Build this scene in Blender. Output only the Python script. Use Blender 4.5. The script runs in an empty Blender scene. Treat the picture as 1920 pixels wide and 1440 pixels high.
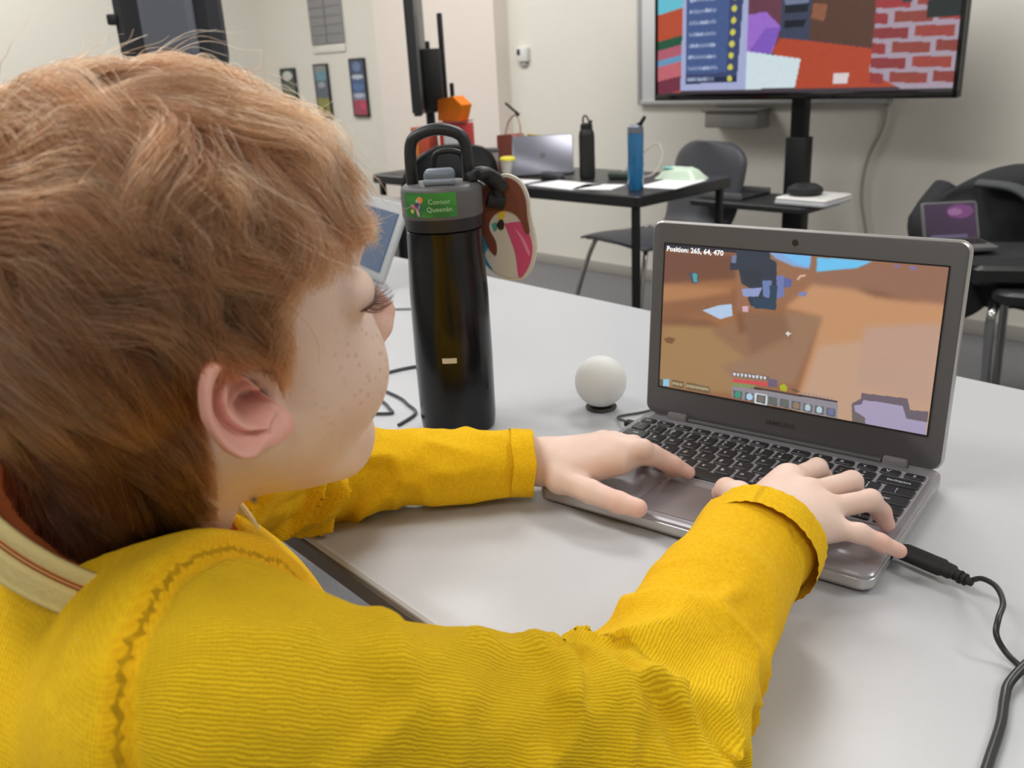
import bpy, bmesh, math, random
import numpy as np
from mathutils import Vector, Matrix, Euler, noise
PI = math.pi
S = bpy.context.scene
COL = S.collection
rng = np.random.default_rng(7)
random.seed(7)

# ------------------------------------------------------------------ camera, world, lights, exposure
CAMP = np.array([0.28542, -0.77648, 1.09732])
CAMM = np.array([[0.796575, -0.164998, 0.581587], [0.602361, 0.298215, -0.740425], [-0.051269, 0.940129, 0.336940]])
FPX = 1682.5
cd = bpy.data.cameras.new('camera'); cam = bpy.data.objects.new('camera', cd); COL.objects.link(cam)
cd.sensor_width = 36; cd.lens = FPX / 1920 * 36; cd.clip_start = .02; cd.clip_end = 60
cam.matrix_world = Matrix([[*CAMM[0], CAMP[0]], [*CAMM[1], CAMP[1]], [*CAMM[2], CAMP[2]], [0, 0, 0, 1]])
cd.dof.use_dof = True; cd.dof.focus_distance = .62; cd.dof.aperture_fstop = 13
S.camera = cam
w = bpy.data.worlds.new('room_air'); S.world = w; w.use_nodes = True
w.node_tree.nodes['Background'].inputs[0].default_value = (.95, .97, 1, 1)
w.node_tree.nodes['Background'].inputs[1].default_value = .3
S.view_settings.view_transform = 'Standard'; S.view_settings.look = 'None'
S.view_settings.gamma = 1; S.view_settings.use_curve_mapping = False
S.view_settings.exposure = 0.0
S.cycles.use_adaptive_sampling = True; S.cycles.adaptive_threshold = .05; S.cycles.max_bounces = 8; S.cycles.glossy_bounces = 3; S.cycles.transmission_bounces = 6
ROT = math.radians(-9.42)
CR, SR_ = math.cos(ROT), math.sin(ROT)
TZ = .73

def rm(u, v, z=0.):           # room axes (u along the back wall, v towards it) -> world
    return Vector((u * CR - v * SR_, u * SR_ + v * CR, z))

CEIL = 2.75
LIGHTS = [(-1.0, 1.55, 30), (-.9, -1.0, 19), (1.5, 1.3, 20), (1.5, -1.6, 15), (-3.4, 1.55, 28), (-5.2, .8, 20), (-3.0, -.7, 24)]
for (u, v, pw) in LIGHTS:
    ld = bpy.data.lights.new('panel_light', 'AREA'); ld.shape = 'RECTANGLE'; ld.size = 1.15; ld.size_y = .55
    ld.energy = pw; ld.color = (1, .992, .972)
    lo = bpy.data.objects.new('panel_light', ld); COL.objects.link(lo)
    lo.location = rm(u, v, CEIL - .03); lo.rotation_euler = (0, 0, ROT)

# ------------------------------------------------------------------ helpers
def lin(c):
    return tuple(((x / 255) / 12.92 if x / 255 <= .04045 else ((x / 255 + .055) / 1.055) ** 2.4) for x in c[:3])

def mat(name, rgb, rough=.5, metal=0., bump=0., bscale=200., var=0., spec=.5, emis=0., trans=0., coat=0., sheen=0., sss=0., alpha=1.):
    m = bpy.data.materials.new(name); m.use_nodes = True
    nt = m.node_tree; b = nt.nodes['Principled BSDF']
    c = lin(rgb)
    b.inputs['Base Color'].default_value = (*c, 1); b.inputs['Roughness'].default_value = rough
    b.inputs['Metallic'].default_value = metal; b.inputs['Specular IOR Level'].default_value = spec
    b.inputs['Transmission Weight'].default_value = trans; b.inputs['Coat Weight'].default_value = coat
    b.inputs['Sheen Weight'].default_value = sheen
    if sss:
        b.inputs['Subsurface Weight'].default_value = sss; b.inputs['Subsurface Scale'].default_value = .004
        b.inputs['Subsurface Radius'].default_value = (1, .35, .2)
    if emis:
        b.inputs['Emission Color'].default_value = (*c, 1); b.inputs['Emission Strength'].default_value = emis
    if bump or var:
        tc = nt.nodes.new('ShaderNodeTexCoord')
        n = nt.nodes.new('ShaderNodeTexNoise'); n.inputs['Scale'].default_value = bscale; n.inputs['Detail'].default_value = 3
        nt.links.new(tc.outputs['Object'], n.inputs['Vector'])
        if bump:
            bp = nt.nodes.new('ShaderNodeBump'); bp.inputs['Strength'].default_value = bump; bp.inputs['Distance'].default_value = .002
            nt.links.new(n.outputs[0], bp.inputs['Height']); nt.links.new(bp.outputs[0], b.inputs['Normal'])
        if var:
            n2 = nt.nodes.new('ShaderNodeTexNoise'); n2.inputs['Scale'].default_value = bscale * .15; n2.inputs['Detail'].default_value = 4
            nt.links.new(tc.outputs['Object'], n2.inputs['Vector'])
            mr = nt.nodes.new('ShaderNodeMapRange'); mr.inputs[1].default_value = .3; mr.inputs[2].default_value = .7
            mr.inputs[3].default_value = 1 - var; mr.inputs[4].default_value = 1 + var
            nt.links.new(n2.outputs[0], mr.inputs[0])
            mx = nt.nodes.new('ShaderNodeVectorMath'); mx.operation = 'SCALE'; mx.inputs[0].default_value = c
            nt.links.new(mr.outputs[0], mx.inputs['Scale']); nt.links.new(mx.outputs[0], b.inputs['Base Color'])
    return m

def col_mat(name, rough=.4, emis=0., attr='Col', coat=0.):
    m = bpy.data.materials.new(name); m.use_nodes = True; nt = m.node_tree; b = nt.nodes['Principled BSDF']
    a = nt.nodes.new('ShaderNodeAttribute'); a.attribute_name = attr
    b.inputs['Roughness'].default_value = rough; b.inputs['Coat Weight'].default_value = coat
    if emis:
        b.inputs['Base Color'].default_value = (.01, .01, .01, 1)
        nt.links.new(a.outputs['Color'], b.inputs['Emission Color']); b.inputs['Emission Strength'].default_value = emis
    else:
        nt.links.new(a.outputs['Color'], b.inputs['Base Color'])
    return m

class MB:
    def __init__(s): s.bm = bmesh.new()
    def box(s, c, size, bevel=0., seg=2, rot=None):
        r = bmesh.ops.create_cube(s.bm, size=1); vs = r['verts']
        bmesh.ops.scale(s.bm, vec=Vector(size), verts=vs)
        if bevel:
            es = list({e for v in vs for e in v.link_edges})
            r2 = bmesh.ops.bevel(s.bm, geom=es, offset=bevel, segments=seg, affect='EDGES', profile=.5)
            vs = list({v for v in r2['verts']} | {v for v in vs if v.is_valid})
        if rot is not None: bmesh.ops.rotate(s.bm, cent=(0, 0, 0), matrix=Euler(rot).to_matrix(), verts=vs)
        bmesh.ops.translate(s.bm, vec=Vector(c), verts=vs); return s
    def rbox(s, c, size, rad, edge=0., seg=5):          # box with rounded vertical corners
        x, y, z = size; pts = []
        for cx, cy, a0 in ((x/2-rad, y/2-rad, 0), (-x/2+rad, y/2-rad, 90), (-x/2+rad, -y/2+rad, 180), (x/2-rad, -y/2+rad, 270)):
            for k in range(seg + 1):
                a = math.radians(a0 + 90 * k / seg); pts.append((cx + rad * math.cos(a), cy + rad * math.sin(a)))
        levels = [(-z/2 , -edge), (-z/2 + edge, 0), (z/2 - edge, 0), (z/2, -edge)] if edge else [(-z/2, 0), (z/2, 0)]
        rings = []
        for zz, off in levels:
            k = 1 + 2 * off / x; k2 = 1 + 2 * off / y
            rings.append([s.bm.verts.new((c[0] + px * k, c[1] + py * k2, c[2] + zz)) for px, py in pts])
        s._loft(rings); return s
    def _loft(s, rings, closed=True, cap=True):
        n = len(rings[0])
        for a, b in zip(rings[:-1], rings[1:]):
            for i in range(n if closed else n - 1):
                j = (i + 1) % n; s.bm.faces.new((a[i], a[j], b[j], b[i]))
        if cap:
            s.bm.faces.new(rings[0][::-1]); s.bm.faces.new(rings[-1])
    def tube(s, pts, r, seg=10, cap=True, ref=None):
        pts = [Vector(p) for p in pts]; n = len(pts)
        rr = r if hasattr(r, '__len__') else [r] * n
        T = [(pts[min(i+1, n-1)] - pts[max(i-1, 0)]).normalized() for i in range(n)]
        up = Vector(ref) if ref else (Vector((0, 0, 1)) if abs(T[0].z) < .9 else Vector((1, 0, 0)))
        rings = []; N = (up - T[0] * up.dot(T[0])).normalized()
        for i in range(n):
            N = (N - T[i] * N.dot(T[i])).normalized(); B = T[i].cross(N)
            ra = rr[i]; ra, rb = (ra if hasattr(ra, '__len__') else (ra, ra))
            rings.append([s.bm.verts.new(pts[i] + N * ra * math.cos(2*PI*k/seg) + B * rb * math.sin(2*PI*k/seg)) for k in range(seg)])
        s._loft(rings, cap=cap); return s
    def lathe(s, prof, seg=48, c=(0, 0, 0)):
        rings = [[s.bm.verts.new((c[0] + r * math.cos(2*PI*k/seg), c[1] + r * math.sin(2*PI*k/seg), c[2] + z)) for k in range(seg)] for r, z in prof]
        s._loft(rings); return s
    def prism(s, poly, z0, z1):
        a = [s.bm.verts.new((x, y, z0)) for x, y in poly]; b = [s.bm.verts.new((x, y, z1)) for x, y in poly]
        s._loft([a, b]); return s
    def xform(s, M):
        bmesh.ops.transform(s.bm, matrix=M, verts=s.bm.verts); return s
    def mesh(s, name):
        bmesh.ops.recalc_face_normals(s.bm, faces=s.bm.faces)
        me = bpy.data.meshes.new(name); s.bm.to_mesh(me); s.bm.free(); return me

def auto_smooth(me, ang=40):
    me.polygons.foreach_set('use_smooth', [True] * len(me.polygons))
    try: me.set_sharp_from_angle(angle=math.radians(ang))
    except Exception: pass

def link(name, me, m=None, parent=None, loc=None, rot=None, smooth=40):
    o = bpy.data.objects.new(name, me); COL.objects.link(o)
    if m is not None and len(me.materials) == 0: me.materials.append(m)
    if smooth and hasattr(me, 'polygons'): auto_smooth(me, smooth)
    if parent is not None: o.parent = parent
    if loc is not None: o.location = loc
    if rot is not None: o.rotation_euler = rot
    return o

def obj(name, mb, m, parent=None, loc=None, rot=None, smooth=40):
    return link(name, mb.mesh(name), m, parent, loc, rot, smooth)

def tag(o, label=None, cat=None, group=None, kind=None):
    if label: o['label'] = label
    if cat: o['category'] = cat
    if group: o['group'] = group
    if kind: o['kind'] = kind
    return o

def thing(name, label, cat, loc=(0, 0, 0), rotz=0., group=None):
    o = bpy.data.objects.new(name, None); COL.objects.link(o); o.empty_display_size = .05
    o.location = loc; o.rotation_euler = (0, 0, rotz)
    return tag(o, label, cat, group)

def text_mesh(s, size, depth=.0002, bold=False, align='LEFT'):
    c = bpy.data.curves.new('t', 'FONT'); c.body = s; c.size = size; c.extrude = depth; c.resolution_u = 2
    c.align_x = align; c.align_y = 'BOTTOM_BASELINE' if False else 'CENTER'
    if bold: c.offset = size * .02
    o = bpy.data.objects.new('t', c); COL.objects.link(o)
    dg = bpy.context.evaluated_depsgraph_get(); dg.update()
    me = bpy.data.meshes.new_from_object(o.evaluated_get(dg))
    bpy.data.objects.remove(o); bpy.data.curves.remove(c); me.materials.clear()
    return me

def spline(pts, n=8):
    P = [Vector(p) for p in pts]; out = []
    for i in range(len(P) - 1):
        p0, p1, p2, p3 = P[max(i-1, 0)], P[i], P[i+1], P[min(i+2, len(P)-1)]
        for k in range(n):
            t = k / n
            out.append(.5 * ((2*p1) + (p2-p0)*t + (2*p0-5*p1+4*p2-p3)*t*t + (3*p1-p0-3*p2+p3)*t**3))
    out.append(P[-1]); return out

def vnoise(P, freq, seed=0):       # smooth value noise, P (N,3) -> (N,) in -1..1
    r = np.random.default_rng(seed).random((32, 32, 32)).astype(np.float32) * 2 - 1
    Q = np.asarray(P, np.float32) * freq; I = np.floor(Q).astype(np.int64); F = Q - I; F = F * F * (3 - 2 * F); I &= 31; J = (I + 1) & 31
    x0, y0, z0 = I.T; x1, y1, z1 = J.T; fx, fy, fz = F.T
    return ((r[x0, y0, z0] * (1-fx) + r[x1, y0, z0] * fx) * (1-fy) + (r[x0, y1, z0] * (1-fx) + r[x1, y1, z0] * fx) * fy) * (1-fz) + \
           ((r[x0, y0, z1] * (1-fx) + r[x1, y0, z1] * fx) * (1-fy) + (r[x0, y1, z1] * (1-fx) + r[x1, y1, z1] * fx) * fy) * fz

def paint_grid(nx, ny, w, h, col):     # flat picture: a grid of vertices in the xz plane, col (ny,nx,3) sRGB 0..255, row 0 = top
    xs = np.linspace(-w/2, w/2, nx); zs = np.linspace(h/2, -h/2, ny)
    X, Z = np.meshgrid(xs, zs); V = np.stack([X.ravel(), np.zeros(X.size), Z.ravel()], 1)
    i = np.arange(ny-1)[:, None] * nx + np.arange(nx-1)[None]; i = i.ravel()
    F = np.stack([i + nx, i + nx + 1, i + 1, i], 1)
    me = bpy.data.meshes.new('picture'); me.vertices.add(len(V)); me.vertices.foreach_set('co', V.ravel())
    me.loops.add(F.size); me.loops.foreach_set('vertex_index', F.ravel().astype(np.int32))
    me.polygons.add(len(F)); me.polygons.foreach_set('loop_start', np.arange(0, F.size, 4, dtype=np.int32))
    me.update()
    c = col.reshape(-1, 3) / 255.; c = np.where(c <= .04045, c / 12.92, ((c + .055) / 1.055) ** 2.4)
    a = me.color_attributes.new('Col', 'FLOAT_COLOR', 'POINT'); a.data.foreach_set('color', np.c_[c, np.ones(len(c))].ravel().astype(np.float32))
    return me

def inpoly(X, Y, poly):
    r = np.zeros(X.shape, bool); n = len(poly)
    for i in range(n):
        (x0, y0), (x1, y1) = poly[i], poly[(i+1) % n]
        if y0 == y1: continue
        c = ((y0 > Y) != (y1 > Y)) & (X < (x1-x0) * (Y-y0) / (y1-y0) + x0); r ^= c
    return r

# materials
M = {}
M['wall'] = mat('wall_paint', (229, 226, 217), .85, bump=.05, bscale=300, var=.01)
M['wall_bounce'] = mat('wall_bounce_tint', (232, 222, 214), .85, bump=.05, bscale=300)
M['ceil'] = mat('ceiling_tile', (235, 233, 228), .9, bump=.1, bscale=200)
M['carpet'] = mat('carpet', (118, 117, 120), .95, bump=.6, bscale=900, var=.12)
M['base'] = mat('vinyl_base', (165, 162, 156), .6)
M['lamp'] = mat('lamp_diffuser', (255, 250, 240), .5, emis=3.0)
M['white'] = mat('white_plastic', (225, 225, 222), .4)
M['table'] = mat('table_laminate', (194, 196, 201), .38, bump=.02, bscale=600, var=.01)
M['table_edge'] = mat('table_edge', (98, 90, 82), .5)
M['black'] = mat('black_plastic', (28, 29, 31), .45)
M['blackgloss'] = mat('black_gloss', (10, 10, 12), .12, coat=.3)
M['blackmetal'] = mat('black_steel', (24, 25, 28), .4, metal=.3)
M['chrome'] = mat('chrome', (170, 172, 172), .2, metal=1)
M['alu'] = mat('brushed_silver', (196, 194, 192), .32, metal=.85)
M['deck'] = mat('grey_deck', (158, 155, 161), .3, metal=.4, var=.02)
M['bezel'] = mat('grey_bezel', (92, 91, 93), .5)
M['key'] = mat('key_cap', (40, 42, 45), .42, bump=.05, bscale=900)
M['legend'] = mat('key_legend', (228, 230, 232), .6)
M['rubber'] = mat('rubber', (20, 20, 21), .7)
M['paper'] = mat('paper', (232, 233, 236), .8)
# ------------------------------------------------------------------ room shell
def wall(name, u0, v0, u1, v1, m=M['wall'], z0=0., z1=CEIL, th=.12, side=1):
    a, b = rm(u0, v0), rm(u1, v1); d = (b - a); L = d.length; d.normalize(); n = Vector((-d.y, d.x, 0)) * side
    mb = MB().box((0, 0, (z0 + z1) / 2), (L, th, z1 - z0)); c = (a + b) / 2 + n * th / 2
    return tag(obj(name, mb, m, None, (c.x, c.y, 0), (0, 0, math.atan2(d.y, d.x))), kind='structure')
UL, UR, VB, VF = -6.1, 3.6, 2.892, -3.4
wall('wall_back', UL, VB, UR + .12, VB)
wall('wall_left', UL, VF, UL, VB, M['wall'])
wall('wall_right', UR, VB, UR, VF)
wall('wall_front', UR, VF, UL, VF)
def slab(name, z, th, m):
    mb = MB().box((0, 0, 0), (UR - UL + .3, VB - VF + .3, th)); c = rm((UL + UR) / 2, (VB + VF) / 2, z)
    return tag(obj(name, mb, m, None, c, (0, 0, ROT)), kind='structure')
slab('floor', -.05, .1, M['carpet']); slab('ceiling', CEIL + .05, .1, M['ceil'])
tag(obj('baseboard_back', MB().box((0, 0, .03), (UR - UL, .012, .06), .003), M['base'], None, rm((UL + UR) / 2, VB - .006), (0, 0, ROT)), kind='structure')
tag(obj('baseboard_left', MB().box((0, 0, .03), (.012, VB - VF, .06), .003), M['base'], None, rm(UL + .006, (VB + VF) / 2), (0, 0, ROT)), kind='structure')
# the shallow pilaster, warm bounced light put into its colour
tag(obj('wall_pilaster', MB().box((0, 0, CEIL / 2), (1.1, .10, CEIL)), M['wall_bounce'], None, rm(-3.97, VB - .05), (0, 0, ROT)), kind='structure')
for i, (u, v, pw) in enumerate(LIGHTS):
    wheres = ['over the main table', 'behind the camera', 'right of the main table', 'behind and right of the camera', 'over the far desk', 'over the posters', 'at the back left']
    t = thing('ceiling_light', 'recessed white ceiling light panel ' + wheres[i], 'ceiling light', rm(u, v, CEIL), ROT, 'ceiling light panels')
    obj('diffuser', MB().box((0, 0, -.012), (1.15, .55, .01)), M['lamp'], t)
    f = MB()
    for c, s_ in (((0, .29, -.012), (1.2, .03, .024)), ((0, -.29, -.012), (1.2, .03, .024)), ((.59, 0, -.012), (.03, .56, .024)), ((-.59, 0, -.012), (.03, .56, .024))): f.box(c, s_, .003)
    obj('frame', f, M['white'], t)

# things on the back wall -------------------------------------------------
def onwall(u, z, off=.0): return rm(u, VB - off, z)
t = thing('thermostat', 'small white thermostat on the cream wall between screen and pilaster', 'thermostat', onwall(-3.30, 1.135, .012), ROT)
obj('body', MB().box((0, 0, 0), (.085, .024, .075), .006), M['white'], t)
obj('display', MB().box((-.02, -.0125, .012), (.022, .004, .03), .001), M['black'], t)
obj('bracket', MB().box((0, .004, -.05), (.05, .014, .02), .003), mat('grey_pl', (170, 168, 165), .5), t)
# small posters
def poster(u, zt, wd, ht, bands, label):
    t = thing('poster', label, 'poster', onwall(u, zt - ht / 2, .012), ROT, 'narrow framed posters')
    f = MB()
    for c, s_ in (((0, 0, ht/2), (wd, .016, .012)), ((0, 0, -ht/2), (wd, .016, .012)), ((wd/2, 0, 0), (.012, .016, ht+.012)), ((-wd/2, 0, 0), (.012, .016, ht+.012))): f.box(c, s_, .002)
    obj('frame', f, M['black'], t)
    nx, ny = 24, 60; Xp, Yp = np.meshgrid(np.linspace(0, 1, nx), np.linspace(0, 1, ny)); C = np.zeros((ny, nx, 3))
    C[:] = bands[0][1]
    for y, c in bands: C[Yp >= y] = c
    sm = np.random.default_rng(int(u*-100)).random((ny, nx, 1)) * 26 - 13
    for (cx, cy, rx, ry, c) in [b for b in poster.blobs.get(label[:12], [])]:
        C[((Xp-cx)/rx)**2 + ((Yp-cy)/ry)**2 < 1] = c
    C = np.clip(C + sm, 0, 255)
    link('print', paint_grid(nx, ny, wd - .01, ht - .01, C), POSTM, t, (0, -.006, 0), smooth=0)
POSTM = col_mat('poster_print', .5)
poster.blobs = {'green framed': [(.5, .12, .38, .09, (205, 210, 205)), (.75, .78, .22, .05, (190, 190, 185))],
                'teal and yel': [(.5, .2, .45, .1, (110, 150, 165)), (.5, .38, .3, .06, (160, 165, 175)), (.55, .88, .12, .08, (70, 65, 30))],
                'blue poster ': [(.5, .12, .3, .09, (110, 130, 165)), (.5, .3, .42, .04, (190, 200, 215)), (.5, .48, .42, .07, (90, 120, 165)), (.5, .64, .42, .04, (180, 188, 205)), (.7, .82, .22, .08, (200, 70, 100))]}
poster(-5.78, 1.135, .19, .36, [(0, (70, 80, 72)), (.25, (92, 108, 92)), (.66, (150, 150, 146)), (.85, (70, 80, 72))], 'green framed poster, first of the three by the left corner')
poster(-5.33, 1.15, .165, .35, [(0, (140, 142, 142)), (.14, (100, 128, 140)), (.3, (100, 106, 120)), (.64, (150, 145, 80)), (.94, (80, 78, 60))], 'teal and yellow framed poster, in the middle of the row')
poster(-4.88, 1.17, .165, .36, [(0, (72, 84, 112)), (.26, (100, 112, 140)), (.36, (66, 92, 135)), (.58, (120, 125, 145)), (.72, (160, 72, 92))], 'blue poster with a red foot, nearest the pilaster')
# grey louvred panel above the posters
t = thing('wall_chart', 'large grey gridded sheet above the row of posters', 'chart', onwall(-5.2, 1.28, .01), ROT)
obj('panel', MB().box((0, 0, .42), (.40, .01, .84), .002), mat('grey_chart', (150, 149, 150), .6), t)
g = MB()
for k in range(14): g.box((0, -.006, .06 + k * .058), (.39, .003, .004))
g.box((0, -.006, .42), (.012, .004, .83)); obj('grid_line', g, mat('grid_line', (120, 120, 122), .6), t)
obj('margin', MB().box((0, .001, -.03), (.40, .006, .05), .002), M['wall'], t)
# whiteboard
t = thing('whiteboard', 'white board mounted on the wall behind the large screen', 'whiteboard', onwall(-1.65, .875, .01), ROT)
obj('surface', MB().box((-.22, 0, .6), (1.24, .018, 1.18), .004), mat('board_white', (226, 226, 228), .25), t)
f = MB().box((-.22, -.003, 0.006), (1.26, .028, .02), .004).box((-.22, -.003, 1.19), (1.26, .028, .02), .004).box((-.84, -.003, .6), (.02, .028, 1.2), .004).box((.40, -.003, .6), (.02, .028, 1.2), .004)
obj('frame', f, mat('board_frame', (190, 190, 190), .4, metal=.3), t)
t = thing('wall_box', 'grey box fixed to the wall just under the whiteboard', 'box', onwall(-1.92, .81, .05), ROT)
obj('body', MB().box((0, 0, .0), (.27, .1, .07), .006), mat('boxgrey', (150, 148, 145), .5), t)
obj('lid', MB().box((0, -.005, .04), (.29, .11, .012), .003), mat('boxlid', (120, 118, 116), .5), t)
# cable on wall
tag(obj('power_cable', MB().tube(spline([onwall(-1.262, 1.0, .012), onwall(-1.262, .88, .012), onwall(-1.27, .78, .012), onwall(-1.325, .64, .012), onwall(-1.335, .5, .012), onwall(-1.30, .33, .012), onwall(-1.29, .1, .012)], 8), .007, 8), mat('cable_grey', (165, 162, 156), .6)), 'thin grey cable hanging down the back wall right of the screen stand', 'cable')

# big screen on a stand -------------------------------------------------
t = thing('tv_stand', 'black telescopic post carrying the large screen', 'tv stand', rm(-1.415, 2.5, 0), ROT)
obj('base', MB().rbox((0, -.05, .03), (.75, .55, .04), .05, .006), M['blackmetal'], t)
obj('post', MB().box((0, 0, .4), (.085, .06, .75), .006), M['blackmetal'], t)
obj('upper_post', MB().box((0, 0, 1.15), (.062, .04, .9), .005), M['blackmetal'], t)
obj('mount', MB().box((0, -.03, 1.35), (.5, .03, .3), .005), M['blackmetal'], t)
obj('shelf', MB().rbox((-.045, -.16, .548), (.50, .28, .022), .02, .004), M['black'], t)
t = thing('notebook_computer', 'closed white laptop lying on the shelf of the screen stand', 'laptop', rm(-1.25, 2.33, .56), ROT)
obj('lid', MB().rbox((0, 0, .022), (.20, .2, .010), .015, .003), M['white'], t)
obj('base', MB().rbox((0, 0, .009), (.205, .205, .014), .015, .003), mat('lt_grey', (190, 192, 198), .4), t)
t = thing('projector', 'small black rounded device on top of the closed white laptop', 'device', rm(-1.285, 2.33, .588), ROT)
obj('body', MB().lathe([(.0, 0), (.055, 0), (.065, .01), (.062, .025), (.04, .038), (.0, .04)][1:], 32), M['black'], t)
t = thing('tray', 'dark grey tray lying at the left of the stand shelf', 'tray', rm(-1.60, 2.36, .56), ROT)
obj('floor', MB().rbox((0, 0, .004), (.19, .2, .008), .01), M['black'], t)
obj('rim', MB().box((0, .1, .012), (.19, .008, .024), .002).box((0, -.1, .012), (.19, .008, .024), .002).box((-.095, 0, .012), (.008, .2, .024), .002), mat('trayrim', (95, 96, 98), .5), t)

tv = thing('television', 'large flat screen showing a blocky game with a list of players', 'television', rm(-1.43, 2.43, 0), ROT)
TW, TB, TH = 1.225, .915, .70
obj('casing', MB().box((0, .012, TB + TH / 2), (TW, .035, TH), .006), M['black'], tv)
f = MB().box((0, -.008, TB + .012), (TW, .012, .024), .002).box((0, -.008, TB + TH - .006), (TW, .012, .012), .002).box((-TW/2 + .005, -.008, TB + TH/2), (.01, .012, TH), .002).box((TW/2 - .008, -.008, TB + TH/2), (.016, .012, TH), .002)
obj('bezel', f, M['blackgloss'], tv)
nx, ny = 330, 190; sw, sh = TW - .026, TH - .036
# picture coordinates: x 0..600 across, y measured up from the bottom edge 0..342 (only the lowest third is in view)
Xp, Yp = np.meshgrid(np.linspace(0, 600, nx), np.linspace(342, 0, ny))
C = np.zeros((ny, nx, 3)); C[:] = (70, 60, 70)
def P(poly, c): C[inpoly(Xp, Yp, poly)] = c
def Q(pts): return [((x - 62) * .39, (470 - y) * .36 + 6) for x, y in pts]      # measured on the zoomed picture of the screen
P(Q([(60, -600), (1640, -600), (1640, -60), (60, -60)]), (96, 80, 90))
P(Q([(580, -60), (780, -60), (780, 230), (580, 280)]), (110, 62, 80))
P(Q([(600, 90), (700, 80), (780, 160), (740, 290), (580, 290)]), (165, 115, 215))
P(Q([(700, 160), (780, 165), (730, 290), (600, 290)]), (135, 95, 200))
P(Q([(775, -200), (950, -200), (930, 240), (780, 215)]), (62, 70, 95))
P(Q([(790, 10), (930, 10), (915, 60), (800, 60)]), (120, 130, 160))
P(Q([(800, 55), (920, 55), (915, 95), (800, 95)]), (22, 28, 42))
P(Q([(800, 130), (910, 130), (900, 165), (800, 165)]), (20, 26, 40))
P(Q([(935, -200), (1280, -200), (1260, 290), (930, 230)]), (92, 62, 50))
P(Q([(940, 60), (1010, 70), (1000, 150), (935, 130)]), (150, 96, 70))
P(Q([(780, 215), (950, 240), (1240, 290), (1400, 470), (870, 470), (740, 275)]), (188, 74, 46))
P(Q([(1240, 60), (1640, 60), (1640, 480), (1380, 480), (1230, 400)]), (176, 160, 176))
for r in range(6):
    y0 = 60 + r * 68; offs = (r % 2) * 95
    for k in range(5):
        x0 = 1225 + k * 190 - offs
        xa, xb = max(x0, 1235), min(x0 + 165, 1635)
        if xb > xa + 10: P(Q([(xa, y0), (xb, y0 + 8), (xb, y0 + 56), (xa, y0 + 48)]), (166 - (k * 7 + r * 11) % 24, 58 + (k * 13) % 16, 62))
P(Q([(1270, -300), (1640, -300), (1640, 90), (1280, 70)]), (96, 116, 124))
P(Q([(1460, 90), (1640, 80), (1640, 165), (1460, 165)]), (34, 44, 46))
P(Q([(1380, -60), (1440, -60), (1390, 90), (1350, 90)]), (50, 60, 64))
P(Q([(600, 272), (892, 322), (870, 462), (560, 470)]), (222, 240, 246))
P(Q([(1062, 398), (1135, 398), (1130, 450), (1062, 450)]), (232, 220, 222))
P(Q([(62, -60), (235, -60), (215, 480), (62, 480)]), (196, 84, 56))
for y0, y1, c in ((-60, 35, (110, 205, 225)), (180, 230, (40, 92, 66)), (230, 285, (190, 100, 118)), (285, 320, (110, 160, 200)), (320, 400, (205, 110, 120)), (400, 480, (120, 50, 70))): P(Q([(62, y0 + 15), (222, y0 - 15), (222, y1 - 15), (62, y1 + 15)]), c)
P(Q([(228, -300), (605, -300), (600, 470), (210, 470)]), (178, 186, 226))
P(Q([(246, -300), (590, -300), (550, 430), (240, 432)]), (62, 74, 116))
P(Q([(246, -300), (500, -300), (490, 375), (244, 380)]), (76, 98, 150))
P(Q([(243, 400), (548, 398), (548, 428), (240, 432)]), (34, 44, 78))
rs = np.random.default_rng(3)
for k in range(-6, 7):
    y = 50 + k * 60
    for x in np.arange(262, 262 + 150 + rs.integers(0, 25), 9): P(Q([(x - k, y - rs.integers(7, 14)), (x + 6 - k, y - rs.integers(7, 14)), (x + 6 - k, y + rs.integers(5, 11)), (x - k, y + rs.integers(5, 11))]), (176, 190, 222))
    P([(px + (525 - k * 3 - 62) * .39, py + (470 - y) * .36 + 6) for px, py in [(6 * math.cos(a) , 6 * math.sin(a)) for a in np.arange(0, 6.28, .7)]], (222, 218, 90))
for x in np.arange(250, 420, 10): P(Q([(x, 400), (x + 6, 400), (x + 6, 418), (x, 418)]), (150, 160, 190))
C = C + rs.integers(-6, 6, C.shape[:2])[..., None]
C = np.clip(C, 0, 255)
link('screen', paint_grid(nx, ny, sw, sh, C), col_mat('tv_picture', .3, emis=.80), tv, (-.001, -.0075, TB + .026 + sh / 2), smooth=0)
# ------------------------------------------------------------------ background furniture
def rbx(name, mb, m, parent, **k): return obj(name, mb, m, parent, **k)
# black desk
t = thing('desk', 'black topped desk against the back wall, strewn with papers and bottles', 'desk', rm(-1.19, 1.25, 0), ROT)
DW, DD = 1.28, .47
obj('desktop', MB().rbox((-DW/2, DD/2, .713), (DW, DD, .032), .02, .003), mat('black_desktop', (34, 34, 37), .35, var=.05), t)
for (x, y) in ((-.03, .03), (-.03, DD - .03), (-DW + .03, .03), (-DW + .03, DD - .03)):
    obj('leg', MB().box((x, y, .35), (.020, .020, .70), .003), M['blackmetal'], t)
DZ = .7292
def sheet(u, v, a, w_, h_, label):
    tag(obj('paper_sheet', MB().box((0, 0, .001), (w_, h_, .002)), M['paper'], None, rm(u, v, DZ), (0, 0, ROT + a)), label, 'paper', 'papers on the black desk')
sheet(-1.78, 1.32, .1, .17, .12, 'white sheet in front of the silver laptop on the black desk')
sheet(-1.55, 1.34, -.1, .21, .13, 'wide white sheet between laptop and blue bottle, front of the black desk')
sheet(-1.42, 1.35, .3, .13, .11, 'small white sheet left of the blue bottle')
sheet(-1.26, 1.5, .15, .13, .2, 'white sheet behind and right of the blue bottle')
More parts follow.
